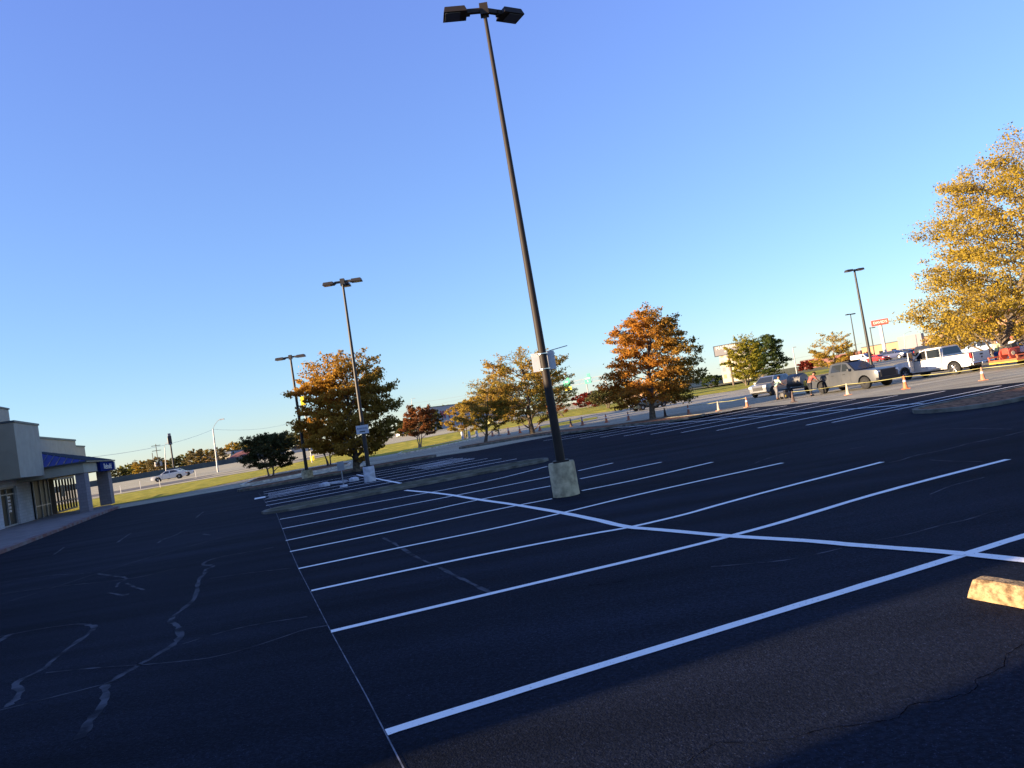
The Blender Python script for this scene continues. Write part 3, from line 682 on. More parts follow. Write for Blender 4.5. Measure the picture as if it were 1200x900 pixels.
LS, LN = 0.66, 2.1
def tree(base, h, w, label, m, name='tree', cb=0.18, tr=0.2, nprim=26, leaves=9000, size=0.16, style='round', sparse_top=0.0, stems=1, lean=(0, 0), bark='bark', group=None, seed=1, droop=0.0, cat='tree', dens=None, flat=0.0, wid_low=None):
    rnd = random.Random(seed); leaves = int(leaves * LN); size *= LS
    root = empty(name, base, 0, label, cat, group)
    tb = MB(); tips = []          # (start,end,weight)
    lx, ly = lean
    def centre(t): return Vector((lx * t, ly * t, h * t))
    def env(t):                   # crown half width at height fraction t
        k = (t - cb) / (1 - cb); k = min(1, max(0, k))
        if style == 'round': r = math.sin(math.pi * min(1, 0.16 + 0.80 * k)) ** 0.6
        elif style == 'oak': r = (1 - k) ** 0.55 * 1.0 + 0.05 if k > 0.25 else 0.70 + k * 0.75
        elif style == 'cone': r = (1 - k) ** 0.9 + 0.03
        elif style == 'vase': r = math.sin(math.pi * min(1, 0.22 + 0.66 * k)) ** 0.8
        return w / 2 * r
    lead = []
    for s in range(stems):
        ang = 2 * math.pi * s / max(1, stems) + 0.5; off = Vector((math.cos(ang), math.sin(ang), 0)) * (0.0 if stems == 1 else tr * 1.1)
        pts = []; top = 0.97 if stems == 1 else 0.75
        for i in range(8):
            t = i / 7 * top
            p = centre(t) + off * (1 + (t * h * (0.9 if stems > 1 else 0))) + Vector((rnd.uniform(-1, 1), rnd.uniform(-1, 1), 0)) * (0.012 * h * (i > 0))
            pts.append(p)
        rs = [tr / (1 if stems == 1 else 1.7) * (1.25 if i == 0 else 1 - 0.125 * i) for i in range(8)]
        tb.tube(pts, [max(0.012, r) for r in rs], n=9); lead.append(pts)
    def on(pts, t):
        k = t * (len(pts) - 1); i = min(int(k), len(pts) - 2); return pts[i].lerp(pts[i + 1], k - i)
    for i in range(nprim):
        t = cb + (0.98 - cb) * ((i + rnd.uniform(0.1, 0.9)) / nprim) ** 0.9
        az = i * 2.399 + rnd.uniform(-0.4, 0.4); L = env(t) * rnd.uniform(0.8, 1.12)
        L = max(L, 0.1 * w)
        pts0 = lead[i % stems]; tt0 = max(0.02, t - (0.10 if style != 'cone' else 0.02) - 0.12 * (1 - t) * (style == 'round'))
        p0 = on(pts0, min(0.97, tt0 / (0.97 if stems == 1 else 0.75)))
        tgt = centre(t) + Vector((math.cos(az), math.sin(az), 0)) * L
        k = (t - cb) / (1 - cb)
        tgt.z += -droop * L * (1 - k) * 0.6 + (k * 0.25 * L if style != 'cone' else 0)
        if i == nprim - 1: tgt = centre(1.0)
        tgt.z = max(tgt.z, h * cb * 0.72)
        bp = []; N = 6
        for j in range(N + 1):
            s = j / N; p = p0.lerp(tgt, s); p.z += math.sin(s * math.pi) * L * (0.10 + droop * 0.1) + rnd.uniform(-1, 1) * 0.03 * L; p.x += rnd.uniform(-1, 1) * 0.035 * L; p.y += rnd.uniform(-1, 1) * 0.035 * L; bp.append(p)
        r0 = max(0.012, tr * 0.34 * (1 - 0.6 * k)); tb.tube(bp, [max(0.006, r0 * (1 - 0.85 * j / N)) for j in range(N + 1)], n=5, cap=False)
        ns = max(5, int(4 + L * 2.0))
        for j in range(ns):
            s = 0.28 + 0.72 * (j + 0.5) / ns; q0 = on(bp, s)
            d = (tgt - p0).normalized(); sd_ = (1 if j % 2 else -1)
            side = Vector((-d.y, d.x, 0)); dirv = (d * 0.6 + side * sd_ * rnd.uniform(0.5, 1.0) + Vector((0, 0, rnd.uniform(-0.25, 0.4) - droop * 0.15))).normalized()
            l2 = (0.28 + 0.42 * (1 - s)) * L * rnd.uniform(0.6, 1.1) + 0.12
            q1 = q0 + dirv * l2; qm = q0.lerp(q1, 0.5) + Vector((0, 0, 0.05 * l2))
            tb.tube([q0, qm, q1], [max(0.005, r0 * 0.3), 0.008, 0.004], n=3, cap=False)
            wgt = l2 + 0.25
            if sparse_top and t > 1 - sparse_top: wgt *= 0.22
            tips.append((q0, q1, wgt)); 
            for _ in range(2):
                s3 = rnd.uniform(0.3, 0.95); r0_ = q0.lerp(q1, s3); r1 = r0_ + Vector((rnd.uniform(-1, 1), rnd.uniform(-1, 1), rnd.uniform(-0.5, 0.8))) * 0.4 * l2
                tb.tube([r0_, r1], [0.006, 0.003], n=3, cap=False); tips.append((r0_, r1, wgt * 0.7))
        tips.append((bp[-2], bp[-1], 0.5 if not (sparse_top and t > 1 - sparse_top) else 0.1))
    tb.build('trunk', bark, root, smooth=True)
    w_ = np.array([x[2] for x in tips]); w_ = w_ / w_.sum(); idx = RNG.choice(len(tips), size=leaves, p=w_)
    A = np.array([list(tips[i][0]) for i in idx]); Bq = np.array([list(tips[i][1]) for i in idx])
    tt = RNG.uniform(0.1, 1.08, size=(leaves, 1)); P = A + (Bq - A) * tt + RNG.normal(size=(leaves, 3)) * np.array([1, 1, 0.55]) * (0.013 * w + 0.03)
    leaves_mesh('crown', P, size, m, root, flat=flat)
    return root
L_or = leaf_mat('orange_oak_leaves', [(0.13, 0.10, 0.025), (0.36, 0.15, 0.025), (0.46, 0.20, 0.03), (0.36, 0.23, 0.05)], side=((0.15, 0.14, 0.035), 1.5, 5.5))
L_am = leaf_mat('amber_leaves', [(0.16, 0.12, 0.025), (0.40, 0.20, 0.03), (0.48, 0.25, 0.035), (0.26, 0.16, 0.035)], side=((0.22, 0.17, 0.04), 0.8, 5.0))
L_gold = leaf_mat('golden_leaves', [(0.14, 0.13, 0.03), (0.34, 0.235, 0.03), (0.44, 0.31, 0.04), (0.28, 0.19, 0.035), (0.15, 0.12, 0.03)])
L_gm = leaf_mat('green_gold_leaves', [(0.10, 0.11, 0.025), (0.27, 0.20, 0.035), (0.42, 0.26, 0.045), (0.32, 0.15, 0.045)])
L_dk = leaf_mat('dark_green_leaves', [(0.035, 0.045, 0.018), (0.075, 0.075, 0.028), (0.11, 0.09, 0.035)], trans=0.3)
L_gr = leaf_mat('mid_green_leaves', [(0.03, 0.05, 0.018), (0.06, 0.085, 0.025), (0.10, 0.11, 0.03)])
L_yg = leaf_mat('yellow_green_leaves', [(0.10, 0.12, 0.02), (0.24, 0.22, 0.03), (0.34, 0.25, 0.04)])
L_rd = leaf_mat('russet_leaves', [(0.08, 0.05, 0.02), (0.20, 0.075, 0.025), (0.26, 0.09, 0.03)])
L_red = leaf_mat('red_leaves', [(0.08, 0.015, 0.01), (0.20, 0.03, 0.02)])
L_ol = leaf_mat('olive_leaves', [(0.09, 0.08, 0.03), (0.20, 0.15, 0.06), (0.14, 0.11, 0.05)])
def tpx(xb, yb, ytop, wpx, Y=None, xc=None, **k):
    """tree at a base pixel: real height and width from its distance"""
    b = base_at(xb, Y) if Y else gp(xb, yb)
    pb = base_px(b); hh = (pb[1] - ytop) / math.cos(ROLL) / FPX * b.y
    ww = wpx / FPX * b.y
    lean = 0
    if xc is not None:
        # expected x of the crown centre when upright
        xu = pb[0] - (pb[1] - ytop) * 0.5 * math.tan(ROLL); lean = (xc - xu) / FPX * b.y * 1.6
    return b, hh, ww, lean
def T_(xb, yb, ytop, wpx, label, m, Y=None, xc=None, **k):
    b, hh, ww, ln = tpx(xb, yb, ytop, wpx, Y, xc)
    return tree(b, hh, ww, label, m, lean=(ln, 0), **k)
T_(765, 492, 362, 136, 'orange pin oak with layered drooping branches on the long island right of the main lamp', L_or, xc=764, name='oak_tree', cb=0.17, tr=0.2, nprim=44, leaves=15000, size=0.17, style='oak', sparse_top=0.12, droop=0.35, seed=3)
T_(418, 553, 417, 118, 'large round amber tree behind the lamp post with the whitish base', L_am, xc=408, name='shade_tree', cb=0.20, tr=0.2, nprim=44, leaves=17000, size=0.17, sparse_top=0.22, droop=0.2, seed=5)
T_(624, 508, 412, 96, 'golden green tree directly left of the main lamp post', L_gm, xc=617, name='shade_tree', cb=0.20, tr=0.22, nprim=34, leaves=9500, size=0.17, droop=0.1, sparse_top=0.15, seed=8)
T_(569, 518.5, 446, 62, 'slim gold and russet tree on the left end of the long island', L_gm, xc=573, name='shade_tree', cb=0.22, tr=0.13, nprim=26, leaves=5500, size=0.14, seed=11, sparse_top=0.25)
T_(544, 515, 471, 42, 'small yellow green tree with several stems left of the slim gold tree', L_gm, Y=84, xc=545, name='small_tree', cb=0.2, tr=0.14, stems=3, nprim=18, leaves=3500, size=0.17, seed=12)
T_(318, 559.5, 512, 58, 'dense dark round shrub tree with a pale forked trunk on the kerbed strip', L_dk, xc=315, name='crape_myrtle', cb=0.22, tr=0.14, stems=2, nprim=34, leaves=9500, size=0.15, seed=14, bark='pale_bark', style='vase')
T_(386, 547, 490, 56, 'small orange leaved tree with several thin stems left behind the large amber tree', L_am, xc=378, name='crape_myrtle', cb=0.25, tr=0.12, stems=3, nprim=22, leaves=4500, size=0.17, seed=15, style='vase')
T_(492, 525.5, 479, 40, 'small rust coloured tree with a pale trunk on the grass kerb', L_rd, xc=492, name='crape_myrtle', cb=0.30, tr=0.11, stems=3, nprim=24, leaves=4200, size=0.16, seed=16, bark='pale_bark', style='vase')
T_(876, 452, 393, 44, 'yellow green tree just right of the white lettered sign', L_yg, Y=108, xc=874, name='shade_tree', cb=0.15, tr=0.2, stems=2, nprim=28, leaves=6000, size=0.24, seed=18, sparse_top=0.2)
T_(893, 449, 396, 62, 'dark green spreading tree behind the silver suv', L_gr, Y=118, xc=898, name='shade_tree', cb=0.12, tr=0.22, nprim=36, leaves=9000, size=0.26, style='oak', droop=0.1, seed=19)
T_(978, 436, 392, 46, 'small open tree with a bare top behind the grey pickup', L_gm, Y=98, xc=978, name='small_tree', cb=0.16, tr=0.14, nprim=24, leaves=3600, size=0.2, seed=20, sparse_top=0.4)
b_ = base_at(1166, 52)
tree(b_, 16.8, 14.2, 'huge golden oak reaching out of the right edge above the orange trailer', L_gold, name='oak_tree', cb=0.14, tr=0.26, nprim=70, leaves=42000, size=0.165, style='round', sparse_top=0.2, droop=0.3, seed=23, lean=(8.8, 0))
T_(1120, 420, 352, 80, 'olive brown bushy tree behind the white pickup, under the golden oak', L_ol, Y=78, xc=1150, name='small_tree', cb=0.12, tr=0.14, nprim=28, leaves=6500, size=0.2, seed=24)
T_(713, 483, 460, 46, 'low dark crape myrtle on the verge left of the orange pin oak', L_dk, Y=108, xc=713, name='crape_myrtle', cb=0.25, tr=0.15, stems=3, nprim=24, leaves=3600, size=0.26, seed=26, style='vase')
T_(690, 476, 462, 34, 'low red bush left of the dark crape myrtle', L_red, Y=150, xc=688, name='bush', cb=0.08, tr=0.1, stems=3, nprim=18, leaves=2500, size=0.3, seed=27, cat='bush')
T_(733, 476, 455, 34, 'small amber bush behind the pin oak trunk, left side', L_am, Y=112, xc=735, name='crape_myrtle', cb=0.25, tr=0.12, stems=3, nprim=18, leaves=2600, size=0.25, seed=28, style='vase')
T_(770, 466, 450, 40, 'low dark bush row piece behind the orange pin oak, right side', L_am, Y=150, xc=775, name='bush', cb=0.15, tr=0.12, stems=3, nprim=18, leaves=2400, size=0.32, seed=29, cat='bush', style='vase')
T_(834, 455, 441, 22, 'grey green bush on the grass beside the lettered sign', L_gr, Y=175, xc=834, name='bush', cb=0.05, tr=0.12, stems=3, nprim=14, leaves=1500, size=0.34, seed=30, cat='bush')
T_(648, 490, 440, 56, 'sparse dark tree half hidden behind the main lamp post', L_gr, Y=128, xc=646, name='small_tree', cb=0.16, tr=0.14, nprim=26, leaves=3000, size=0.24, seed=31, sparse_top=0.3)
T_(660, 486, 466, 26, 'bare branched shrub on the traffic island right behind the main lamp post', L_rd, Y=100, xc=648, name='bush', cb=0.2, tr=0.1, stems=3, nprim=14, leaves=700, size=0.2, seed=32, cat='bush', style='vase')
T_(592, 498, 455, 64, 'brownish tree in the background between the slim gold tree and the golden green tree', L_ol, Y=150, xc=592, name='small_tree', cb=0.14, tr=0.2, nprim=26, leaves=4200, size=0.34, seed=33)
# conifers behind the rust coloured tree
for i, (x, yt, w, Y, lab) in enumerate(((486, 476, 20, 190, 'tallest dark conifer behind the rust coloured tree'), (499, 482, 20, 200, 'middle dark conifer behind the rust coloured tree'), (509, 481, 22, 205, 'right dark conifer beside the white store'), (476, 492, 22, 195, 'dark rounded evergreen between the amber tree and the conifers'))):
    T_(x, 505, yt, w, lab, L_dk, Y=Y, xc=x - 1, name='conifer', cb=0.05, tr=0.25, nprim=26, leaves=2600, size=0.42, style='cone' if i == 0 else 'round', seed=40 + i)
T_(522, 500, 477, 34, 'rounded pale green tree rising behind the white store', L_yg, Y=300, xc=521, name='far_tree', cb=0.05, tr=0.3, nprim=20, leaves=2200, size=0.7, seed=46)
# far belt of trees beyond the highway, left
protos = []
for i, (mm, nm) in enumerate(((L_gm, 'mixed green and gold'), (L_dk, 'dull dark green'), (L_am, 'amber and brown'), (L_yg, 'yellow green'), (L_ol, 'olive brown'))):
    protos.append((nm, mm))
first = {}
xs_ = list(range(140, 300, 9)) + list(range(300, 372, 10))
TOP = {140: 548, 150: 546, 160: 543, 170: 541, 180: 538, 190: 538, 200: 537, 210: 535, 220: 532, 230: 529, 240: 528, 250: 530, 260: 527, 270: 524, 280: 519, 290: 518, 300: 519, 310: 514, 320: 515, 330: 511, 340: 507, 350: 507, 360: 508, 370: 507}
for i, x in enumerate(xs_):
    nm, mm = protos[[1, 3, 4, 0, 1, 4, 2, 1][i % 8]]
    if x >= 268: nm, mm = protos[1] if i % 3 else protos[0]
    Y = 262 + (i * 37 % 5) * 14 + (60 if x > 268 else 0)
    yt = TOP[min(370, 10 * round(x / 10))] + random.uniform(-1.5, 2.0)
    b = base_at(x, Y); hh = (base_px(b)[1] - yt) / FPX * Y / math.cos(ROLL); hh = max(hh, 2.5)
    if nm not in first:
        first[nm] = tree(b, 8.0, 8.5, nm + ' tree in the belt beyond the highway', mm, name='far_tree', cb=0.04, tr=0.25, nprim=22, leaves=2300, size=0.55, seed=60 + i, group='tree belt beyond the highway')
        o = first[nm]
    else:
        o = copy_tree(first[nm]); o.location = b; o.rotation_euler = (0, 0, random.uniform(0, 6.28))
    k = hh / 8.0; o.scale = (max(0.8, k) * random.uniform(0.9, 1.25), max(0.8, k), k)
# reddish shrubs beside the right store
for i, (x, yt, w, Y, lab) in enumerate(((946, 424, 20, 200, 'reddish bush left of the small open tree'), (994, 417, 26, 190, 'wide pinkish bush behind the cab of the grey pickup'), (1010, 416, 22, 195, 'pinkish bush at the foot of the two lamp posts'))):
    T_(x, 430, yt, w, lab, L_red if i == 0 else L_rd, Y=Y, xc=x, name='bush', cb=0.05, tr=0.12, stems=3, nprim=16, leaves=1500, size=0.4, seed=80 + i, cat='bush')
# ---------------------------------------------------------------- vehicles
def paint_mat(name, c, rough=0.3, coat=0.6, dirt=0.0, spec=0.5, dcol=(0.35, 0.33, 0.3)):
    m = mat(name, c, rough, spec, coat=coat, var=0.04, scale=1.5)
    return m
M['p_white'] = paint_mat('white_car_paint', (0.55, 0.54, 0.52))
M['p_silver'] = paint_mat('silver_car_paint', (0.15, 0.155, 0.16), 0.3)
M['p_grey'] = mat('dusty_grey_paint', (0.07, 0.073, 0.078), 0.4, 0.4, col2=(0.04, 0.045, 0.052), scale=0.7, coat=0.1)
M['p_red'] = paint_mat('red_car_paint', (0.50, 0.03, 0.03))
M['p_navy'] = paint_mat('navy_car_paint', (0.02, 0.03, 0.09))
M['p_black'] = paint_mat('black_car_paint', (0.02, 0.02, 0.023))
M['p_maroon'] = paint_mat('maroon_car_paint', (0.16, 0.02, 0.03))
M['p_blue'] = paint_mat('pale_blue_car_paint', (0.30, 0.40, 0.50))
M['p_green'] = paint_mat('dark_green_car_paint', (0.05, 0.07, 0.07))
M['interior'] = mat('dark_cabin', (0.012, 0.012, 0.013), 0.9, 0.1)

def solid_profile(poly, hw, step=0.22, cap=True):
    """closed body from a side outline (x,z); hw(x,z) gives the half width"""
    bm = bmesh.new(); bm.faces.new([bm.verts.new((x, 0, z)) for x, z in poly])
    x0 = min(p[0] for p in poly); x1 = max(p[0] for p in poly); z0 = min(p[1] for p in poly); z1 = max(p[1] for p in poly)
    def bis(co, no): bmesh.ops.bisect_plane(bm, geom=bm.verts[:] + bm.edges[:] + bm.faces[:], plane_co=co, plane_no=no)
    x = x0 + step
    while x < x1 - 0.05: bis((x, 0, 0), (1, 0, 0)); x += step
    z = z0 + 0.15
    while z < z1 - 0.04: bis((0, 0, z), (0, 0, 1)); z += 0.15
    bmesh.ops.remove_doubles(bm, verts=bm.verts, dist=0.001)
    bm.verts.ensure_lookup_table(); bm.verts.index_update()
    vs = [v.co.copy() for v in bm.verts]; n = len(vs); out = MB()
    V_ = [(v.x, -hw(v.x, v.z), v.z) for v in vs] + [(v.x, hw(v.x, v.z), v.z) for v in vs]
    F = []
    for f in bm.faces:
        ids = [v.index for v in f.verts]; F.append(tuple(ids)); F.append(tuple(i + n for i in reversed(ids)))
    for e in bm.edges:
        if len(e.link_faces) == 1:
            a, b = e.verts[0].index, e.verts[1].index; F.append((a, b, b + n, a + n))
    bm.free(); out.add(V_, F); return out
def side_panel(poly, hw, side, off=0.008, th=0.01):
    """thin panel following the flank"""
    n = len(poly); vs = []
    for o in (off, off - th): vs += [(x, side * (hw(x, z) + o), z) for x, z in poly]
    return MB().add(vs, [tuple(range(n)), tuple(range(2 * n - 1, n - 1, -1))] + [(i, (i + 1) % n, n + (i + 1) % n, n + i) for i in range(n)])
def arch(xc, r, z0, n=9, rev=False):
    """wheel arch points from front to rear along the bottom edge"""
    pts = []
    a0 = math.asin(max(-1, min(1, (z0 - WZ[0]) / r)))
    for i in range(n + 1):
        t = a0 + (math.pi - 2 * a0) * i / n
        pts.append((xc + r * math.cos(t), WZ[0] + r * math.sin(t)))
    return pts
WZ = [0.35]
def wheel(parent, x, y, r, w, side, rimm='rim'):
    T = Matrix.Translation((x, y, r))
    t = MB().lathe([(r * 0.55, -w / 2), (r * 0.92, -w / 2), (r, -w * 0.36), (r, w * 0.36), (r * 0.92, w / 2), (r * 0.55, w / 2)], n=28, axis='y', T=T)
    o = t.build('wheel', 'rubber', parent, smooth=True)
    rm = MB(); yo = side * w * 0.42
    rm.lathe([(r * 0.62, yo - 0.02), (r * 0.66, yo), (r * 0.58, yo + side * 0.012), (r * 0.50, yo - side * 0.04)], n=24, axis='y', T=T)
    for k in range(6):
        a = k * math.pi / 3; c, s = math.cos(a), math.sin(a)
        rm.tube([T @ Vector((c * 0.06, yo - side * 0.01, s * 0.06)), T @ Vector((c * r * 0.58, yo - side * 0.02, s * r * 0.58))], [0.035, 0.05], n=5)
    rm.lathe([(0.001, yo - 0.02), (0.09, yo - 0.02), (0.08, yo + side * 0.02), (0.001, yo + side * 0.02)], n=12, axis='y', T=T)
    rm.build('rim', rimm, o, smooth=True)
    return o

def vehicle(loc, heading, label, paint, kind='sedan', name='parked_car', cat='car', group=None, open_doors=False, detail=True, rim='rim', scale=1.0, lights_on=False):
    root = empty(name, loc, heading, label, cat, group)
    if kind == 'pickup':
        Lf, Lr, wb, r, ww = 2.95, -2.9, (1.93, -1.72), 0.40, 0.98; zb = 0.42; zs = 1.12
        body = [(Lf, 0.55), (Lf + 0.02, 0.95), (Lf - 0.1, 1.12), (2.2, 1.20), (1.15, 1.24), (-0.95, 1.26), (-1.0, 1.20), (Lr + 0.03, 1.22), (Lr, 0.62)]
        cab = [(1.25, 1.22), (0.55, 1.80), (0.25, 1.87), (-0.75, 1.87), (-0.92, 1.80), (-1.02, 1.22)]
        wins = [[(0.86, 1.30), (0.46, 1.74), (0.14, 1.78), (0.14, 1.30)], [(0.04, 1.30), (0.04, 1.78), (-0.72, 1.76), (-0.84, 1.30)]]
        wsh = ((1.22, 1.28), (0.60, 1.79)); rgl = ((-0.93, 1.78), (-1.01, 1.32)); arr = 0.5
    elif kind == 'suv':
        Lf, Lr, wb, r, ww = 2.3, -2.3, (1.42, -1.38), 0.37, 0.93; zb = 0.36
        body = [(Lf - .03, 0.5), (Lf, 0.85), (Lf - 0.15, 1.02), (1.2, 1.12), (-2.1, 1.15), (Lr, 1.05), (Lr, 0.5)]
        cab = [(1.2, 1.10), (0.5, 1.62), (0.2, 1.70), (-1.75, 1.68), (-1.95, 1.6), (-2.2, 1.12)]
        wins = [[(0.85, 1.17), (0.42, 1.56), (0.0, 1.62), (0.0, 1.17)], [(-0.1, 1.17), (-0.1, 1.62), (-1.0, 1.62), (-1.0, 1.17)], [(-1.1, 1.17), (-1.1, 1.62), (-1.72, 1.60), (-1.95, 1.2)]]
        wsh = ((1.15, 1.15), (0.53, 1.61)); rgl = ((-1.97, 1.57), (-2.17, 1.18)); arr = 0.44
    elif kind == 'van':
        Lf, Lr, wb, r, ww = 2.4, -2.6, (1.55, -1.6), 0.36, 0.98; zb = 0.34
        body = [(Lf, 0.5), (Lf, 0.85), (Lf - 0.3, 1.05), (1.6, 1.15), (Lr + 0.02, 1.2), (Lr, 0.5)]
        cab = [(1.65, 1.13), (0.9, 1.85), (0.6, 2.0), (Lr + .15, 2.0), (Lr + 0.05, 1.17)]
        wins = [[(1.2, 1.22), (0.75, 1.78), (0.4, 1.8), (0.4, 1.22)]]
        wsh = ((1.6, 1.18), (0.93, 1.84)); rgl = ((Lr + .13, 1.8), (Lr + .06, 1.3)); arr = 0.42
    else:
        Lf, Lr, wb, r, ww = 2.35, -2.35, (1.42, -1.35), 0.33, 0.90; zb = 0.28
        body = [(Lf - 0.04, 0.38), (Lf, 0.62), (Lf - 0.22, 0.78), (1.15, 0.93), (-1.6, 1.0), (Lr + 0.08, 0.98), (Lr, 0.75), (Lr + 0.05, 0.38)]
        cab = [(1.15, 0.91), (0.45, 1.34), (0.1, 1.43), (-0.75, 1.41), (-1.15, 1.3), (-1.75, 0.99)]
        wins = [[(0.78, 1.0), (0.36, 1.30), (-0.1, 1.36), (-0.1, 1.0)], [(-0.2, 1.0), (-0.2, 1.36), (-0.72, 1.34), (-1.1, 1.22), (-1.25, 1.04)]]
        wsh = ((1.08, 0.98), (0.48, 1.33)); rgl = ((-1.17, 1.27), (-1.68, 1.03)); arr = 0.40
    WZ[0] = r
    bot = [(Lf - 0.35, zb - 0.02)] + arch(wb[0], arr, zb) + arch(wb[1], arr, zb) + [(Lr + 0.3, zb)]
    full = bot[::-1] + body       # clockwise or not, recalc handles it
    poly = body + bot[::-1][0:0]
    poly = body + [(Lr + 0.05, zb + 0.06)] + [(Lr + 0.3, zb)] + arch(wb[1], arr, zb)[::-1] + arch(wb[0], arr, zb)[::-1] + [(Lf - 0.35, zb), (Lf - 0.03, zb + 0.08)]
    def hw(x, z):
        e = max(0.0, (abs(x) / Lf)) ** 7 * 0.16
        k = (z - 0.75); t = -0.05 * max(0, k) ** 1.2 * 2 - 0.10 * max(0, -k) ** 1.5
        return ww - e + t
    beltz = cab[0][1]; topz = max(p[1] for p in cab)
    def hc(x, z):
        k = max(0, (z - beltz) / (topz - beltz)); return (ww - 0.07) - (0.20 if kind != 'van' else 0.1) * k ** 1.1 - 0.02
    if kind == 'pickup':
        # bed is an open tub: body up to the cab back, then low sides and floor
        fr_poly = [p for p in poly]
        solid_profile(poly, hw).build('body', paint, root, smooth=True)
        MB().box(Lr + 0.12, -1.12, -0.72, 0.72, 1.19, 1.235).build('bed_floor', 'interior', root)
    else: solid_profile(poly, hw).build('body', paint, root, smooth=True)
    if open_doors:
        # cabin shell left open on the left flank
        mbx = solid_profile([(-0.05, 1.2), (-0.05, 1.87), (-0.75, 1.87), (-0.92, 1.80), (-1.02, 1.22)], hc).build('cabin', paint, root, smooth=True)
        MB().profile([(0.60, 1.79), (0.25, 1.875), (-0.05, 1.875), (-0.05, 1.80), (0.25, 1.80), (0.55, 1.73)], -0.76, 0.76).build('roof', paint, root)
        pil = MB(); 
        for s in (-1, 1): pil.tube([(1.22, s * 0.86, 1.22), (0.6, s * 0.74, 1.79)], 0.045, n=6)
        pil.build('pillar', paint, root)
        MB().box(-0.05, 1.18, 0.905, 0.945, 0.55, 1.235).build('door_opening', 'interior', root)
        MB().box(-0.03, 1.0, 0.1, 0.78, 1.22, 1.70).build('cabin_lining', 'interior', root)
        # front door swung open, rear door slightly open
        for (hx, L_, ang, wz) in ((1.15, 1.15, 62, True), (-0.95, 0.85, -28, True)):
            d = 1 if hx > 0 else -1
            T = Matrix.Translation((hx, 0.93, 0)) @ Matrix.Rotation(R(ang if d < 0 else -ang), 4, 'Z')
            T = Matrix.Translation((hx, 0.95, 0)) @ Matrix.Rotation(R(-ang), 4, 'Z')
            x0, x1 = (-L_, 0) if d > 0 else (0, L_)
            pd = MB().box(x0, x1, -0.03, 0.03, 0.52, 1.24, T).build('door', paint, root, bevel=0.012)
            wf = MB()
            wf.box(x0, x1, -0.02, 0.02, 1.76, 1.82, T); wf.box(x0, x0 + 0.06, -0.02, 0.02, 1.24, 1.76, T); wf.box(x1 - 0.06, x1, -0.02, 0.02, 1.24, 1.76, T); wf.build('window_frame', paint, pd)
            MB().box(x0 + 0.06, x1 - 0.06, -0.006, 0.006, 1.242, 1.758, T).build('window', 'glass', pd)
            if d > 0: MB().box(x1 - 0.32, x1 - 0.1, 0.03, 0.26, 1.2, 1.42, T).build('mirror', 'p_white', pd, bevel=0.02)
        wl = {-1: wins, 1: [[(-0.12, 1.30), (-0.12, 1.78), (-0.72, 1.76), (-0.84, 1.30)]]}
    else:
        solid_profile(cab, hc).build('cabin', paint, root, smooth=True)
        wl = {-1: wins, 1: wins}
    for s in (-1, 1):
        for wpoly in wl[s]: side_panel(wpoly, hc, s).build('window', 'glass', root)
    # screens
    for (lo, hi), nm, o in ((wsh, 'windshield', 1), (rgl, 'rear_window', -1)):
        (xa, za), (xb, zb_) = lo, hi
        ya, yb = hc(xa, za) - 0.07, hc(xb, zb_) - 0.07
        nx, nz = (zb_ - za), (xa - xb); l = math.hypot(nx, nz); nx, nz = nx / l * 0.014, nz / l * 0.014
        if nz < 0: nx, nz = -nx, -nz
        if o < 0 and nx > 0: nx = -nx
        vs = [(xa + nx, -ya, za + nz), (xa + nx, ya, za + nz), (xb + nx, yb, zb_ + nz), (xb + nx, -yb, zb_ + nz)]
        vs += [(x - nx * 0.6, y, z - nz * 0.6) for x, y, z in vs]
        MB().add(vs, [(0, 1, 2, 3), (7, 6, 5, 4), (0, 4, 5, 1), (1, 5, 6, 2), (2, 6, 7, 3), (3, 7, 4, 0)]).build(nm, 'glass', root)
    for x in wb:
        for s in (-1, 1): wheel(root, x, s * (ww - 0.13), r, 0.24, s, rim)
    MB().box(wb[1] - 0.45, wb[0] + 0.45, -ww + 0.28, ww - 0.28, r - 0.1, zb + 0.15).build('underbody', 'black_plastic', root)
    zl = {'pickup': 0.88, 'suv': 0.80, 'van': 0.8}.get(kind, 0.63)
    for s in (-1, 1):
        MB().box(Lf - 0.30, Lf + 0.012, s * (ww - 0.26) - 0.14, s * (ww - 0.26) + 0.14, zl, zl + 0.17).build('headlight', 'lamp_glass', root, bevel=0.02)
        MB().box(Lr - 0.015, Lr + 0.15, s * (ww - 0.20) - 0.08, s * (ww - 0.20) + 0.08, zl - 0.02, zl + (0.34 if kind == 'pickup' else 0.2)).build('taillight', 'red_glass', root, bevel=0.015)
        if not (open_doors and s > 0): MB().box(wsh[0][0] - 0.42, wsh[0][0] - 0.26, s * (ww - 0.08), s * (ww + 0.16), beltz + 0.04, beltz + 0.2).build('mirror', paint, root, bevel=0.02)
    if kind == 'pickup':
        MB().box(Lf - 0.06, Lf + 0.05, -0.62, 0.62, 0.66, 1.08).build('grille', 'black_plastic', root, bevel=0.01)
        MB().box(Lf - 0.12, Lf + 0.12, -0.93, 0.93, 0.42, 0.62).build('bumper', 'chrome' if paint == 'p_white' else 'black_plastic', root, bevel=0.03)
        MB().box(Lr - 0.12, Lr + 0.05, -0.93, 0.93, 0.45, 0.62).build('bumper', 'chrome', root, bevel=0.03)
        tg = MB().box(Lr - 0.03, Lr + 0.02, -0.72, 0.72, 0.68, 1.215).build('tailgate', paint, root, bevel=0.012)
        MB().box(Lr - 0.045, Lr - 0.028, -0.12, 0.12, 1.02, 1.10).build('handle', 'black_plastic', tg)
        MB().lathe([(0.001, 0), (0.06, 0), (0.06, 0.01), (0.001, 0.01)], n=16, axis='x', T=Matrix.Translation((Lr - 0.046, 0, 0.88))).build('badge', 'black_plastic', tg)
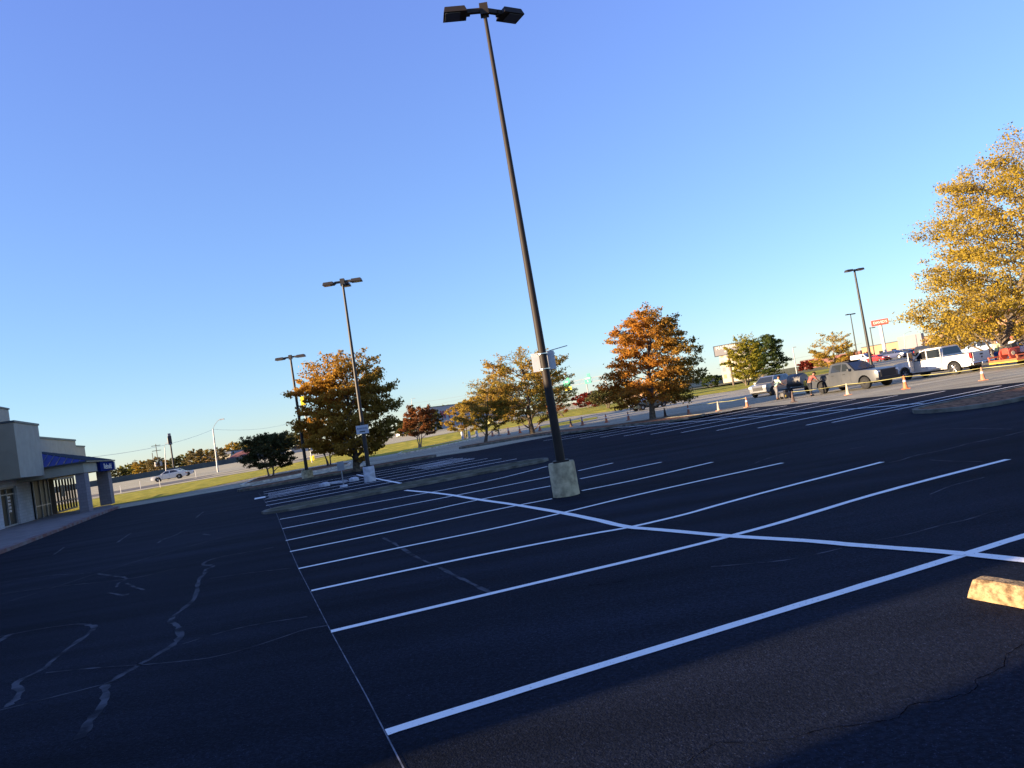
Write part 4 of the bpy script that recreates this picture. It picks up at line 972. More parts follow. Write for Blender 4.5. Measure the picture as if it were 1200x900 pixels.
        MB().box(Lr - 0.135, Lr - 0.12, -0.16, 0.16, 0.47, 0.58).build('license_plate', 'white_panel', root)
    else:
        MB().box(Lf - 0.03, Lf + 0.02, -0.45, 0.45, zl - 0.22, zl + 0.05).build('grille', 'black_plastic', root, bevel=0.01)
        MB().box(Lr - 0.02, Lr + 0.03, -0.25, 0.25, zl - 0.18, zl - 0.06).build('license_plate', 'white_panel', root)
    for s in (-1, 1):
        if open_doors and s > 0: continue
        for wpoly in wins[:2]:
            xh = min(p[0] for p in wpoly) + 0.12; zh = beltz - 0.14
            MB().box(xh, xh + 0.18, s * (hw(xh, zh) - 0.01), s * (hw(xh, zh) + 0.03), zh, zh + 0.035).build('door_handle', 'black_plastic' if kind == 'pickup' else paint, root)
            xs2 = max(p[0] for p in wpoly)
        sm = MB()
        for xx in [max(p[0] for p in wins[0]) + 0.02, min(p[0] for p in wins[0]) - 0.05, min(p[0] for p in wins[min(1, len(wins) - 1)]) - 0.1]:
            sm.add([(xx, s * (hw(xx, z) + 0.003), z) for z in (zb + 0.1, 0.75, beltz - 0.03)] + [(xx + 0.014, s * (hw(xx, z) + 0.003), z) for z in (zb + 0.1, 0.75, beltz - 0.03)], [(0, 1, 4, 3), (1, 2, 5, 4)])
        sm.build('door_seam', 'black_plastic', root)
    if scale != 1: root.scale = (scale,) * 3
    return root
HV = R(110)
def hd(deg): return R(deg)
# white pickup, pointing away from the camera, left flank in the sun
wp = base_at(1121, 45.8); wtr = wp + U * 0.86 + V * 1.72; wtr.z = 0
vehicle(wtr, HV, 'white pickup with its left doors open, parked beside the caution tape', 'p_white', 'pickup', 'pickup_truck', 'pickup truck', open_doors=True)
# grey pickup, pointing towards the camera
gr_ = base_at(966, 49.3); gtr = gr_ + U * 0.86 - V * 1.72; gtr.z = 0
gp_ = vehicle(gtr, HV + math.pi, 'dusty grey crew cab pickup towing the tank trailer', 'p_grey', 'pickup', 'pickup_truck', 'pickup truck', rim='black_plastic')
MB().box(-0.7, 0.5, -0.5, 0.5, 1.872, 1.93).build('roof_rack', 'black_plastic', gp_)
sv = base_at(905, 64); sv.z = 0
sv_ = vehicle(sv, R(222), 'silver off road suv facing left behind the worker in the green shirt', 'p_silver', 'suv', 'parked_suv', 'suv', rim='black_plastic')
cs = base_at(762, 84); cs.z = H(cs.y)
vehicle(cs, R(200), 'dark green sedan on the road behind the pin oak trunk', 'p_green', 'sedan', 'dark_sedan', 'car')
cs = base_at(199, 104); vehicle(cs, R(200), 'nearest white sedan on the highway', 'p_white', 'sedan', 'sedan_car', 'car', rim='rim')
cs = base_at(209, 116); vehicle(cs, R(22), 'white car half hidden behind the nearest white sedan', 'p_white', 'sedan', 'sedan_car', 'car', rim='black_plastic')
cs = base_at(473, 205); vehicle(cs, R(60), 'distant white car on the highway left of the rust coloured tree', 'p_white', 'sedan', 'sedan_car', 'car')
GR = 'cars parked in the lot on the right'
lot = [(1030, 140, -80, 'red car parked left of the dark row, right of the grey pickup cab', 'p_red', 'sedan'),
       (1049, 138, -60, 'navy suv just right of the red car', 'p_navy', 'suv'),
       (1066, 142, -62, 'black sedan third from the left in the far row', 'p_black', 'sedan'),
       (1079, 128, -60, 'dark blue sedan behind the hood of the white pickup', 'p_navy', 'sedan'),
       (1092, 112, -60, 'black suv directly behind the cab of the white pickup', 'p_black', 'suv'),
       (1108, 98, 120, 'black pickup rising behind the roof of the white pickup', 'p_black', 'pickup'),
       (1122, 92, 120, 'maroon suv under the golden leaves behind the white pickup bed', 'p_maroon', 'suv'),
       (1138, 80, 110, 'white car behind the tailgate of the white pickup', 'p_white', 'sedan'),
       (1152, 74, 115, 'pale blue suv just left of the orange oak trunk', 'p_blue', 'suv'),
       (1012, 165, -60, 'white van far behind the grey pickup', 'p_white', 'van'),
       (1058, 170, -60, 'silver suv in the back of the far row', 'p_silver', 'suv')]
for x, Y, hdg, lab, pm, kd in lot:
    b = base_at(x, Y); vehicle(b, R(hdg), lab, pm, kd, 'parked_car' if kd in ('sedan', 'van') else 'parked_' + kd, {'sedan': 'car', 'suv': 'suv', 'van': 'van', 'pickup': 'pickup truck'}[kd], group=GR)
# ---------------------------------------------------------------- wheel stop
M['stop_conc'] = mat('worn_concrete', (0.36, 0.255, 0.135), 0.95, 0.1, col2=(0.13, 0.085, 0.045), scale=16, bump=1.0, bscale=60, ramp=(0.36, 0.58), detail=10)
p = gp(1133, 702); q = gp(1240, 722)
d_ = (q - p).normalized()
ws = MB(); w0, w1, hh, LL = 0.11, 0.075, 0.155, 1.85
sec = [(-w0, 0), (-w0, 0.05), (-w1, hh - 0.02), (-w1 + 0.02, hh), (w1 - 0.02, hh), (w1, hh - 0.02), (w0, 0.05), (w0, 0)]
N = 26; vs = []
for i in range(N + 1):
    x = LL * i / N; k = 1.0 if 0 < i < N else 0.9
    for y, z in sec: vs.append((x + (0.02 if i == 0 else 0) * z / hh * 2 + random.uniform(-.004, .004), y * k + random.uniform(-.005, .005), max(0, z * (1 if 0 < i < N else 0.94) + random.uniform(-.005, .004) * (z > 0))))
fs = [(i * 8 + k, i * 8 + (k + 1) % 8, (i + 1) * 8 + (k + 1) % 8, (i + 1) * 8 + k) for i in range(N) for k in range(8)] + [tuple(range(7, -1, -1)), tuple(N * 8 + k for k in range(8))]
ws.add(vs, fs)
nrm_ = Vector((-d_.y, d_.x, 0))
wso_ = ws.build('wheel_stop', 'stop_conc'); wso_.matrix_world = Matrix.Translation(p + nrm_ * w0 + Vector((0, 0, 0.007))) @ Matrix.Rotation(math.atan2(d_.y, d_.x), 4, 'Z')
tag(wso_, 'worn concrete wheel stop lit by the sun at the right edge of the picture', 'wheel stop')
tag(empty('spacer', (0, -5, 0)), 'x', 'x'); bpy.data.objects.remove(bpy.data.objects['spacer'])
# little sign post in the far stalls, and rubble by it
b = gp(403, 570.5); root = empty('sign_post', b, 0, 'thin metal sign post in the stalls left of the whitish lamp base', 'sign post')
h = (atY(397.5, 541, b.y)).z
MB().tube([(0, 0, 0), (0, 0, h)], 0.028, n=8).build('post', 'grey_metal', root)
MB().box(-0.16, 0.16, -0.035, -0.028, h - 0.42, h).build('sign_panel', 'grey_metal', root)
MB().lathe([(0.001, 0), (0.2, 0), (0.16, 0.09), (0.001, 0.1)], n=12).build('base', 'pale_conc', root)
for (x, y, r_, lab) in ((381.5, 570, 0.24, 'grey concrete lump left of the thin sign post'), (415, 564, 0.26, 'grey concrete lump between the sign post and the whitish lamp base'), (1, 1, 0, ''),):
    if not r_: continue
    b = gp(x, y); o = MB().lathe([(0.001, 0), (r_, 0), (r_ * 0.95, 0.14), (r_ * 0.5, 0.2), (0.001, 0.21)], n=9).build('concrete_block', 'pale_conc'); o.location = b + Vector((0, 0, 0.01)); tag(o, lab, 'concrete block')
o = MB().box(-0.9, 0.9, -0.09, 0.09, 0, 0.11).build('wheel_stop', 'pale_conc', bevel=0.02); b = gp(391, 567.5); o.location = b + Vector((0, 0, 0.012)); o.rotation_euler = (0, 0, R(-28)); tag(o, 'pale wheel stop lying askew left of the thin sign post', 'wheel stop')

# ---------------------------------------------------------------- cones and caution tape
M['cone_orange'] = mat('cone_orange', (0.62, 0.15, 0.04), 0.7, 0.3, col2=(0.45, 0.16, 0.08), scale=6)
M['cone_fade'] = mat('cone_faded', (0.50, 0.24, 0.15), 0.8, 0.2, col2=(0.36, 0.14, 0.08), scale=5)
M['cone_dark'] = mat('cone_dark', (0.10, 0.07, 0.06), 0.8, 0.2, var=0.3, scale=5)
M['cone_pale'] = mat('cone_pale', (0.42, 0.36, 0.26), 0.8, 0.2, var=0.2, scale=5)
M['tape'] = mat('caution_tape', (0.38, 0.35, 0.14), 0.5, 0.3)
def cone(loc, m, label, s=1.0, rz=0, collar=True):
    root = empty('traffic_cone', loc, rz, label, 'traffic cone', 'traffic cones along the edge of the fresh sealcoat')
    MB().box(-0.19, 0.19, -0.19, 0.19, 0, 0.035).build('base', m if m != 'cone_pale' else 'cone_fade', root, bevel=0.01)
    MB().lathe([(0.001, 0.035), (0.135, 0.035), (0.115, 0.08), (0.035, 0.69), (0.02, 0.71), (0.001, 0.71)], n=18).build('body', m, root, smooth=True)
    if collar: MB().lathe([(0.083, 0.38), (0.087, 0.38), (0.073, 0.48), (0.069, 0.48)], n=18).build('collar', 'white_panel', root, smooth=True)
    root.scale = (s, s, s); return root
cones = [(1152.4, 446, 'cone_fade', 'orange traffic cone in front of the tailgate of the white pickup', 0.9),
         (1061.6, 456, 'cone_orange', 'brightest orange traffic cone, between the two pickups', 1.0),
         (994, 463, 'cone_pale', 'pale traffic cone in front of the door of the grey pickup', 0.95),
         (930, 471.5, 'cone_dark', 'dark traffic cone by the feet of the worker in green', 0.95),
         (876, 477.5, 'cone_fade', 'faded traffic cone left of the silver suv, second right of the pale one', 0.95),
         (842.5, 481.5, 'cone_pale', 'pale traffic cone right of the end of the long island', 0.9),
         (807.5, 485.5, 'cone_fade', 'faded pink traffic cone at the right end of the long island', 0.95),
         (780, 488.5, 'cone_dark', 'dark traffic cone just right of the pin oak trunk', 0.95),
         (737, 492.7, 'cone_fade', 'faded traffic cone just left of the pin oak trunk', 1.0),
         (711, 495.3, 'cone_orange', 'bright cone second left of the pin oak trunk', 1.0),
         (683, 498.5, 'cone_fade', 'traffic cone third left of the pin oak trunk', 1.1),
         (669.5, 500.2, 'cone_dark', 'brown traffic cone first right of the main lamp post', 1.1),
         (647, 504, 'cone_pale', 'pale traffic cone half hidden behind the main lamp post', 1.1),
         (633, 504.8, 'cone_fade', 'traffic cone between the golden green tree trunk and the main lamp post', 1.1),
         (609.5, 507.6, 'cone_orange', 'traffic cone first left of the golden green tree trunk', 1.1),
         (596.4, 509.4, 'cone_fade', 'traffic cone second left of the golden green tree trunk', 1.1),
         (585, 510.7, 'cone_pale', 'traffic cone third left of the golden green tree trunk', 1.1),
         (577.5, 511.2, 'cone_fade', 'traffic cone nearest to the right of the slim gold tree trunk', 1.1)]
cp = []
for x, y, m_k, lab, s in cones:
    b = gp(x, y); b.z += 0.01; cone(b, m_k, lab, s, random.uniform(-0.3, 0.3), m_k in ('cone_fade', 'cone_orange')); cp.append((b, 0.66 * s))
def tape(pts, label, w=0.026, sag=0.05):
    mb = MB(); L = []
    for (a, b_) in zip(pts[:-1], pts[1:]):
        for i in range(9):
            t = i / 8; p = a.lerp(b_, t); p.z -= sag * 4 * t * (1 - t); L.append(p)
    vs = []
    for i, p in enumerate(L):
        tw = math.sin(i * 0.9) * 0.03; vs += [(p.x, p.y, p.z + w / 2), (p.x + tw, p.y + tw, p.z - w / 2)]
    mb.add(vs, [(2 * i, 2 * i + 1, 2 * i + 3, 2 * i + 2) for i in range(len(L) - 1)])
    return tag(mb.build('caution_tape', 'tape'), label, 'caution tape')
end = gp(1290, 430)
tape([end + Vector((0, 0, 0.62))] + [c + Vector((0, 0, h)) for c, h in cp[:4]], 'yellow caution tape strung between the cones in front of the two pickups')
tape([c + Vector((0, 0, h)) for c, h in cp[4:9]], 'caution tape strung between the cones left and right of the pin oak', w=0.025)
for i, (x, y, lab) in enumerate(((542.6, 515.2, 'leftmost pale bollard post by the small yellow green tree'), (550.7, 514.9, 'pale bollard post directly right of the small yellow green tree'), (559.4, 513.2, 'pale bollard post left of the slim gold tree trunk'))):
    b = gp(x, y + 0.3); o = MB().lathe([(0.001, 0), (0.14, 0), (0.14, 0.86), (0.10, 0.93), (0.001, 0.96)], n=12).build('bollard', 'pale_conc', smooth=True); o.location = b; tag(o, lab, 'bollard', 'pale bollards')

# ---------------------------------------------------------------- trailers and machines
M['orange_paint'] = mat('orange_machine_paint', (0.48, 0.11, 0.045), 0.5, 0.4, var=0.15, scale=4)
M['red_paint'] = mat('red_machine_paint', (0.32, 0.05, 0.03), 0.5, 0.4, var=0.15, scale=4)
M['yellow_paint'] = mat('yellow_machine_paint', (0.60, 0.40, 0.06), 0.5, 0.4, var=0.15, scale=4)
M['tank'] = mat('tank_steel', (0.10, 0.095, 0.09), 0.5, 0.4, var=0.3, scale=3)
tb_ = base_at(936, 54.5); tb_.z = 0
tr = empty('tank_trailer', tb_, HV, 'small trailer with a round black tank and a yellow pump behind the grey pickup', 'trailer')
MB().box(-1.6, 1.6, -0.75, 0.75, 0.5, 0.6).build('frame', 'black_metal', tr)
tk = MB().lathe([(0.001, -0.9), (0.44, -0.9), (0.48, -0.85), (0.48, 0.35), (0.44, 0.40), (0.001, 0.40)], n=26, axis='x', T=Matrix.Translation((0.1, 0, 1.10))).build('tank', 'tank', tr, smooth=True)
MB().lathe([(0.38, -0.01), (0.42, -0.02), (0.42, 0.02), (0.38, 0.01)], n=24, axis='x', T=Matrix.Translation((-0.82, 0, 1.10))).build('tank_rim', 'grey_metal', tk, smooth=True)
MB().box(-1.55, -1.15, -0.5, 0.4, 0.6, 1.0).build('pump', 'yellow_paint', tr, bevel=0.03)
MB().box(-2.2, -1.6, -0.35, 0.35, 0.5, 0.62).build('rear_shelf', 'yellow_paint', tr)
MB().tube([(-1.3, 0.2, 1.0), (-1.5, 0.5, 1.1), (-1.8, 0.6, 0.8), (-1.9, 0.4, 0.55)], 0.03, n=6).build('hose', 'black_plastic', tr)
for s in (-1, 1): wheel(tr, -0.1, s * 0.88, 0.33, 0.2, s)
MB().tube([(-2.0 + 3.6, 0, 0.52), (2.6, 0, 0.5)], 0.05, n=6).build('tow_bar', 'black_metal', tr)
MB().lathe([(0.10, -0.01), (0.14, -0.02), (0.14, 0.02), (0.10, 0.01)], axis='x', T=Matrix.Translation((-1.5, -0.45, 0.85))).build('hose_reel', 'grey_metal', tr)

ot = base_at(1224, 43.2); ot.z = 0
otr = empty('flatbed_trailer', ot, R(12), 'low orange flatbed trailer carrying machines right of the white pickup', 'trailer')
MB().box(-2.9, 3.2, -0.95, 0.95, 0.44, 0.56).build('deck', 'orange_paint', otr)
rl = MB()
for s in (-1, 1):
    rl.box(-2.9, 3.2, s * 0.95 - 0.04, s * 0.95 + 0.04, 0.70, 0.78)
    for i in range(9): rl.box(-2.86 + i * 0.75, -2.80 + i * 0.75, s * 0.95 - 0.035, s * 0.95 + 0.035, 0.56, 0.70)
rl.build('side_rail', 'orange_paint', otr)
MB().box(-2.9, 3.2, -0.97, 0.97, 0.36, 0.43).build('reflective_strip', 'yellow_paint', otr)
for x in (-0.4, 0.5):
    for s in (-1, 1): wheel(otr, x, s * 1.1, 0.33, 0.2, s)
DZ = 0.57
def machine(loc, rz, label, main, hub, name='striping_machine', s=1.0):
    root = empty(name, loc, rz, label, 'machine', 'paving machines on the orange trailer')
    MB().box(-0.55, 0.55, -0.28, 0.28, 0.32, 0.78).build('body', main, root, bevel=0.04)
    MB().box(-0.1, 0.4, -0.22, 0.22, 0.78, 1.08).build('engine', 'black_plastic', root, bevel=0.03)
    for s_ in (-1, 1):
        w = MB().lathe([(0.18, -0.07), (0.36, -0.06), (0.38, 0), (0.36, 0.06), (0.18, 0.07)], n=22, axis='y', T=Matrix.Translation((-0.3, s_ * 0.38, 0.38))).build('wheel', main if main != 'white_panel' else 'rubber', root, smooth=True)
        MB().lathe([(0.001, -0.05), (0.17, -0.05), (0.14, -0.09), (0.001, -0.09)], n=16, axis='y', T=Matrix.Translation((-0.3, s_ * 0.38, 0.38)) @ Matrix.Diagonal((1, -s_, 1, 1)) @ Matrix.Diagonal((1, 1 if s_ < 0 else 1, 1, 1))).build('hub', hub, w)
        wheel2 = MB().lathe([(0.001, -0.05), (0.16, -0.05), (0.16, 0.05), (0.001, 0.05)], n=16, axis='y', T=Matrix.Translation((0.5, s_ * 0.30, 0.16))).build('wheel', 'rubber', root)
    MB().tube([(-0.5, -0.2, 0.7), (-0.85, -0.2, 1.05), (-0.85, 0.2, 1.05), (-0.5, 0.2, 0.7)], 0.025, n=6).build('handlebar', 'chrome', root)
    root.scale = (s, s, s); return root
def on_tr(x, y): 
    p_ = Vector((x, y, 0)); c, s = math.cos(R(12)), math.sin(R(12)); return ot + Vector((x * c - y * s, x * s + y * c, DZ))
machine(on_tr(-2.2, 0), R(12), 'red wheeled machine at the left end of the orange trailer', 'red_paint', 'cone_pale', s=0.8)
machine(on_tr(-0.9, 0.1), R(20), 'white machine with a round pale hub in the middle of the orange trailer', 'white_panel', 'white_panel', s=0.75)
machine(on_tr(0.3, 0.0), R(5), 'black machine on the right part of the orange trailer', 'black_plastic', 'red_paint', s=0.85)

# ---------------------------------------------------------------- people
def skin(name, J, E, m, parent=None, sub=2):
    me = bpy.data.meshes.new(name); me.from_pydata([j[0] for j in J], E, []); o = bpy.data.objects.new(name, me); COL.objects.link(o)
    md = o.modifiers.new('s', 'SKIN'); me.skin_vertices[0]
    for i, j in enumerate(J): me.skin_vertices[0].data[i].radius = (j[1], j[2] if len(j) > 2 else j[1])
    me.skin_vertices[0].data[0].use_root = True
    o.modifiers.new('d', 'SUBSURF').levels = sub
    bpy.context.view_layer.update(); dg = bpy.context.evaluated_depsgraph_get()
    m2 = bpy.data.meshes.new_from_object(o.evaluated_get(dg)); bpy.data.objects.remove(o)
    for p_ in m2.polygons: p_.use_smooth = True
    m2.materials.clear(); m2.materials.append(M[m] if isinstance(m, str) else m)
    ob = bpy.data.objects.new(name, m2); COL.objects.link(ob); ob.parent = parent; return ob
M['skin'] = mat('skin', (0.30, 0.16, 0.10), 0.6, 0.3)
M['hair'] = mat('hair', (0.02, 0.014, 0.01), 0.8, 0.2)
M['lime_shirt'] = mat('pale_green_shirt', (0.42, 0.55, 0.42), 0.9, 0.1, var=0.1)
M['red_shirt'] = mat('faded_red_shirt', (0.34, 0.10, 0.08), 0.9, 0.1, var=0.1)
M['tan_pants'] = mat('grey_work_trousers', (0.16, 0.16, 0.17), 0.9, 0.1, var=0.2)
M['dark_pants'] = mat('dark_trousers', (0.025, 0.028, 0.035), 0.9, 0.1)
M['blue_pants'] = mat('blue_jeans', (0.05, 0.09, 0.22), 0.9, 0.1)
M['yellow_shirt'] = mat('pale_yellow_shirt', (0.60, 0.62, 0.28), 0.9, 0.1)
M['white_shirt'] = mat('white_shirt', (0.65, 0.63, 0.6), 0.9, 0.1)
def person(loc, rz, label, shirt, pants, bend=0.0, arms='forward', cap=None, step=0.12):
    root = empty('person', loc, rz, label, 'person')
    hipz = 0.92; cb_, sb = math.cos(bend), math.sin(bend)
    def tor(x, y, z): return (x * cb_ + z * sb, y, hipz + z * cb_ - x * sb)   # torso frame above the hips
    # one continuous body
    hx = step
    J = [((0, 0, hipz), .14, .11), (tor(0, 0, .18), .13, .10), (tor(0, 0, .36), .15, .10), (tor(0, 0, .50), .10, .08), (tor(.02, 0, .58), .055), (tor(.03, 0, .66), .085, .09), (tor(.03, 0, .76), .095, .10), (tor(.03, 0, .85), .06)]
    E = [(0, 1), (1, 2), (2, 3), (3, 4), (4, 5), (5, 6), (6, 7)]
    for s in (-1, 1):
        b0 = len(J)
        kx = hx * s
        J += [((0.0, s * .10, hipz - .06), .095), ((kx * .6 + .03, s * .12, .50), .065), ((kx, s * .13, .10), .045), ((kx + .12, s * .14, .04), .04)]
        E += [(0, b0), (b0, b0 + 1), (b0 + 1, b0 + 2), (b0 + 2, b0 + 3)]
        a0 = len(J)
        sh = tor(0, s * .19, .47)
        if arms == 'forward': el = (sh[0] + .16, s * .24, sh[2] - .22); ha = (sh[0] + .36, s * .16, sh[2] - .32)
        else: el = (sh[0] + .02, s * .27, sh[2] - .28); ha = (sh[0] + .08, s * .26, sh[2] - .52)
        d = (Vector(ha) - Vector(el)).normalized(); pm = Vector(ha) + d * .08
        J += [(sh, .06), (el, .042), (ha, .03), (tuple(pm), .034, .022)]
        E += [(3, a0), (a0, a0 + 1), (a0 + 1, a0 + 2), (a0 + 2, a0 + 3)]
        side = d.cross(Vector((0, 0, 1))).normalized() if abs(d.z) < 0.95 else Vector((1, 0, 0))
        for k in range(4):
            f0 = len(J); o_ = side * (-.024 + .016 * k); L_ = (.075, .085, .08, .06)[k]
            J += [(tuple(pm + o_ + d * .02), .010), (tuple(pm + o_ + d * (.02 + L_ * .5)), .009), (tuple(pm + o_ + d * (.02 + L_) - Vector((0, 0, .02))), .008)]
            E += [(a0 + 3, f0), (f0, f0 + 1), (f0 + 1, f0 + 2)]
        f0 = len(J); J += [(tuple(Vector(ha) + side * .035 * s + d * .04), .011), (tuple(Vector(ha) + side * .055 * s + d * .085), .009)]; E += [(a0 + 2, f0), (f0, f0 + 1)]
    skin('body', J, E, 'skin', root, 1)
    # face, hair
    hc_ = Vector(tor(.03, 0, .75)); fx = Vector((cb_, 0, -sb)); upv = Vector((sb, 0, cb_)); yv = Vector((0, 1, 0))
    T = Matrix((fx, yv, upv)).transposed().to_4x4(); T.translation = hc_
    MB().lathe([(0.001, -0.02), (0.012, -0.012), (0.014, 0), (0.001, 0.03)], n=8, T=T @ Matrix.Translation((.108, 0, -.02))).build('nose', 'skin', root)
    for s in (-1, 1): MB().lathe([(0.001, -0.006), (0.008, 0), (0.001, 0.006)], n=8, T=T @ Matrix.Translation((.095, s * .032, .01))).build('eye', 'hair', root)
    MB().box(.096, .104, -.022, .022, -.062, -.055, T).build('mouth', 'red_shirt', root)
    hr = MB(); hr.lathe([(0.112, -0.02), (0.116, 0.03), (0.10, 0.085), (0.06, 0.12), (0.001, 0.128)], n=16, T=T @ Matrix.Translation((-.012, 0, 0)))
    hr.build('hair' if not cap else 'cap', 'hair' if not cap else cap, root, smooth=True)
    if cap: MB().box(.07, .18, -.07, .07, .03, .042, T).build('cap_brim', cap, root)
    # clothes
    Js = [(tor(0, 0, -.04), .165, .135), (tor(0, 0, .18), .155, .125), (tor(0, 0, .36), .175, .125), (tor(0, 0, .50), .12, .10)]
    Es = [(0, 1), (1, 2), (2, 3)]
    for s in (-1, 1):
        a0 = len(Js); sh = tor(0, s * .20, .47)
        el = (sh[0] + (.12 if arms == 'forward' else .02), s * .25, sh[2] - .18); Js += [(sh, .08), (el, .062)]; Es += [(3, a0), (a0, a0 + 1)]
    skin('shirt', Js, Es, shirt, root, 2)
    Jp = [((0, 0, hipz + .02), .16, .125)]; Ep = []
    for s in (-1, 1):
        b0 = len(Jp); kx = hx * s
        Jp += [((0.0, s * .105, hipz - .08), .115), ((kx * .6 + .03, s * .12, .50), .085), ((kx, s * .13, .13), .065)]; Ep += [(0, b0), (b0, b0 + 1), (b0 + 1, b0 + 2)]
    skin('trousers', Jp, Ep, pants, root, 2)
    for s in (-1, 1):
        kx = hx * s; MB().box(kx - .09, kx + .20, s * .13 - .05, s * .13 + .05, 0.0, .10, tx=.02, ty=.01).build('shoe', 'black_plastic', root, bevel=.02)
    return root
b = base_at(911.5, 51.5); b.z = 0.0
person(b, R(15), 'person in a pale green shirt bending over beside the tank trailer', 'lime_shirt', 'tan_pants', bend=0.5)
b = base_at(951, 48.6); b.z = 0.0
person(b, R(20), 'person in a faded red shirt leaning over the bed of the grey pickup', 'red_shirt', 'dark_pants', bend=0.75)
b = base_at(1171, 50); b.z = 0
person(b, R(250), 'person in a pale yellow top and blue jeans standing behind the red machine', 'yellow_shirt', 'blue_pants', arms='down')
b = base_at(1191, 51); b.z = 0
person(b, R(230), 'person in a white shirt behind the black machine', 'white_shirt', 'dark_pants', arms='down', cap='red_shirt')
# striping rig the green shirted worker works on
b = base_at(921, 51); b.z = 0
machine(b, R(20), 'small wheeled machine in front of the worker in green', 'tank', 'yellow_paint', s=0.55)
# ---------------------------------------------------------------- far buildings, signs, fence
M['cream'] = mat('cream_wall', (0.42, 0.38, 0.28), 0.9, 0.1, var=0.06, scale=0.3)
M['salmon'] = mat('salmon_wall', (0.36, 0.22, 0.13), 0.9, 0.1, var=0.08, scale=0.2)
M['mid_grey'] = mat('mid_grey_wall', (0.22, 0.21, 0.22), 0.9, 0.1, var=0.05, scale=0.3)
M['off_white'] = mat('off_white_wall', (0.30, 0.31, 0.33), 0.9, 0.1, var=0.05, scale=0.3)
M['maroon_roof'] = mat('maroon_roof', (0.16, 0.07, 0.06), 0.7, 0.2, var=0.1)
M['orange_roof'] = mat('orange_roof', (0.52, 0.15, 0.06), 0.7, 0.2, var=0.1)
M['red_sign'] = mat('red_sign', (0.52, 0.07, 0.05), 0.5, 0.3)
M['red_letters'] = mat('red_letters', (0.28, 0.02, 0.05), 0.5, 0.3)
M['green_sign'] = mat('green_sign', (0.02, 0.30, 0.17), 0.5, 0.3)
M['yellow_sign'] = mat('yellow_sign', (0.75, 0.58, 0.03), 0.5, 0.3)
M['pale_yellow'] = mat('pale_yellow_sign', (0.70, 0.62, 0.25), 0.5, 0.3)
M['barrier'] = mat('barrier_wall', (0.085, 0.09, 0.085), 0.95, 0.1, var=0.15, scale=0.3)
M['dark_sign'] = mat('dark_sign', (0.03, 0.03, 0.035), 0.5, 0.3)
M['white_paint'] = mat('white_painted_steel', (0.55, 0.53, 0.48), 0.5, 0.3)
def frame_from(xa, xb, Ya, Yb):
    a = base_at(xa, Ya); b_ = base_at(xb, Yb); d = (b_ - a); d.z = 0; L = d.length; return a, L, math.atan2(d.y, d.x)
def hpx(x, ytop, Y): return atY(x, ytop, Y).z - H(Y)
# building local frame: x along the facade seen from the camera, y away
def shed(name, xa, xb, Ya, Yb, h, label, wall, depth=15, parapet=None, bands=(), cat='building', windows=0, door=False):
    a, L, rz = frame_from(xa, xb, Ya, Yb); root = empty(name, a, rz, label, cat)
    MB().box(0, L, 0, depth, -0.3, h).build('wall', wall, root)
    MB().box(-0.1, L + 0.1, -0.1, depth + 0.1, h, h + 0.25).build('roof', parapet or 'dark_trim', root)
    for i in range(windows):
        x = L * (i + 0.6) / windows; MB().box(x - 1.0, x + 1.0, -0.06, -0.003, 1.0, 2.3).build('window', 'glass', root)
    if door: MB().box(L * 0.5 - 1, L * 0.5 + 1, -0.06, -0.003, 0, 2.3).build('door', 'dark_trim', root)
    return root, L, rz
r_, L_, z_ = shed('warehouse_building', 257, 272, 300, 300, hpx(262, 533.5, 300), 'cream flat roofed building with its sunlit wall left of the dark shrub tree', 'cream', 12, windows=2)
r_, L_, z_ = shed('warehouse_building', 272.5, 290, 302, 330, hpx(280, 527.5, 310), 'pale shaded building with a dark roof edge behind the maroon roof', 'off_white', 14, windows=2)
r_, L_, z_ = shed('low_house', 270, 296, 285, 285, hpx(283, 537.5, 285), 'low maroon roofed building left behind the dark shrub tree', 'mid_grey', 10, door=True)
MB().add([(-1, -1, 1.6), (L_ + 1, -1, 1.6), (L_ + 1, 11, 1.6), (-1, 11, 1.6), (1, 5, 3.6), (L_ - 1, 5, 4.8)], [(0, 1, 5, 4), (1, 2, 5), (2, 3, 4, 5), (3, 0, 4), (0, 3, 2, 1)]).build('roof', 'maroon_roof', r_)
r_, L_, z_ = shed('low_house', 242, 249, 290, 290, 1.6, 'small house with a pinkish gable beyond the highway', 'cream', 8, door=True)
MB().add([(-0.5, -0.5, 1.8), (L_ + 0.5, -0.5, 1.8), (L_ / 2, -0.5, 4.6), (-0.5, 8, 1.8), (L_ + 0.5, 8, 1.8), (L_ / 2, 8, 4.6)], [(0, 1, 2), (5, 4, 3), (0, 2, 5, 3), (1, 4, 5, 2), (0, 3, 4, 1)]).build('roof', 'salmon', r_)
r_, L_, z_ = shed('store_building', 342, 376, 260, 265, hpx(360, 524, 262), 'white building seen between the lamp post and the amber tree', 'off_white', 15, windows=3)
r_, L_, z_ = shed('store_building', 506, 604, 235, 300, hpx(540, 473, 250), 'long grey white store with dark red letters behind the rust coloured tree', 'off_white', 3, windows=6)
hh = hpx(525, 476, 240)
for t, xx in (('O', 0.02), ('W', 0.12), ('I', 0.175)):
    text(t, 3.6, 'red_letters', r_, Matrix.Translation((L_ * xx + 1.0, -0.15, hh - 2.6)) @ Matrix.Rotation(R(90), 4, 'X'), 0.05, 0.12)
r_, L_, z_ = shed('store_building', 765, 850, 240, 320, hpx(800, 447, 270), 'low salmon coloured store seen under the branches of the pin oak', 'salmon', 20, windows=5)
MB().box(L_ * .1, L_ * .9, -0.3, -0.003, 0.2, 1.6).build('display_window', 'cream', r_)
r_, L_, z_ = shed('hotel_building', 848, 882, 256, 250, hpx(865, 411, 253), 'tall cream building half hidden behind the yellow green tree', 'cream', 4)
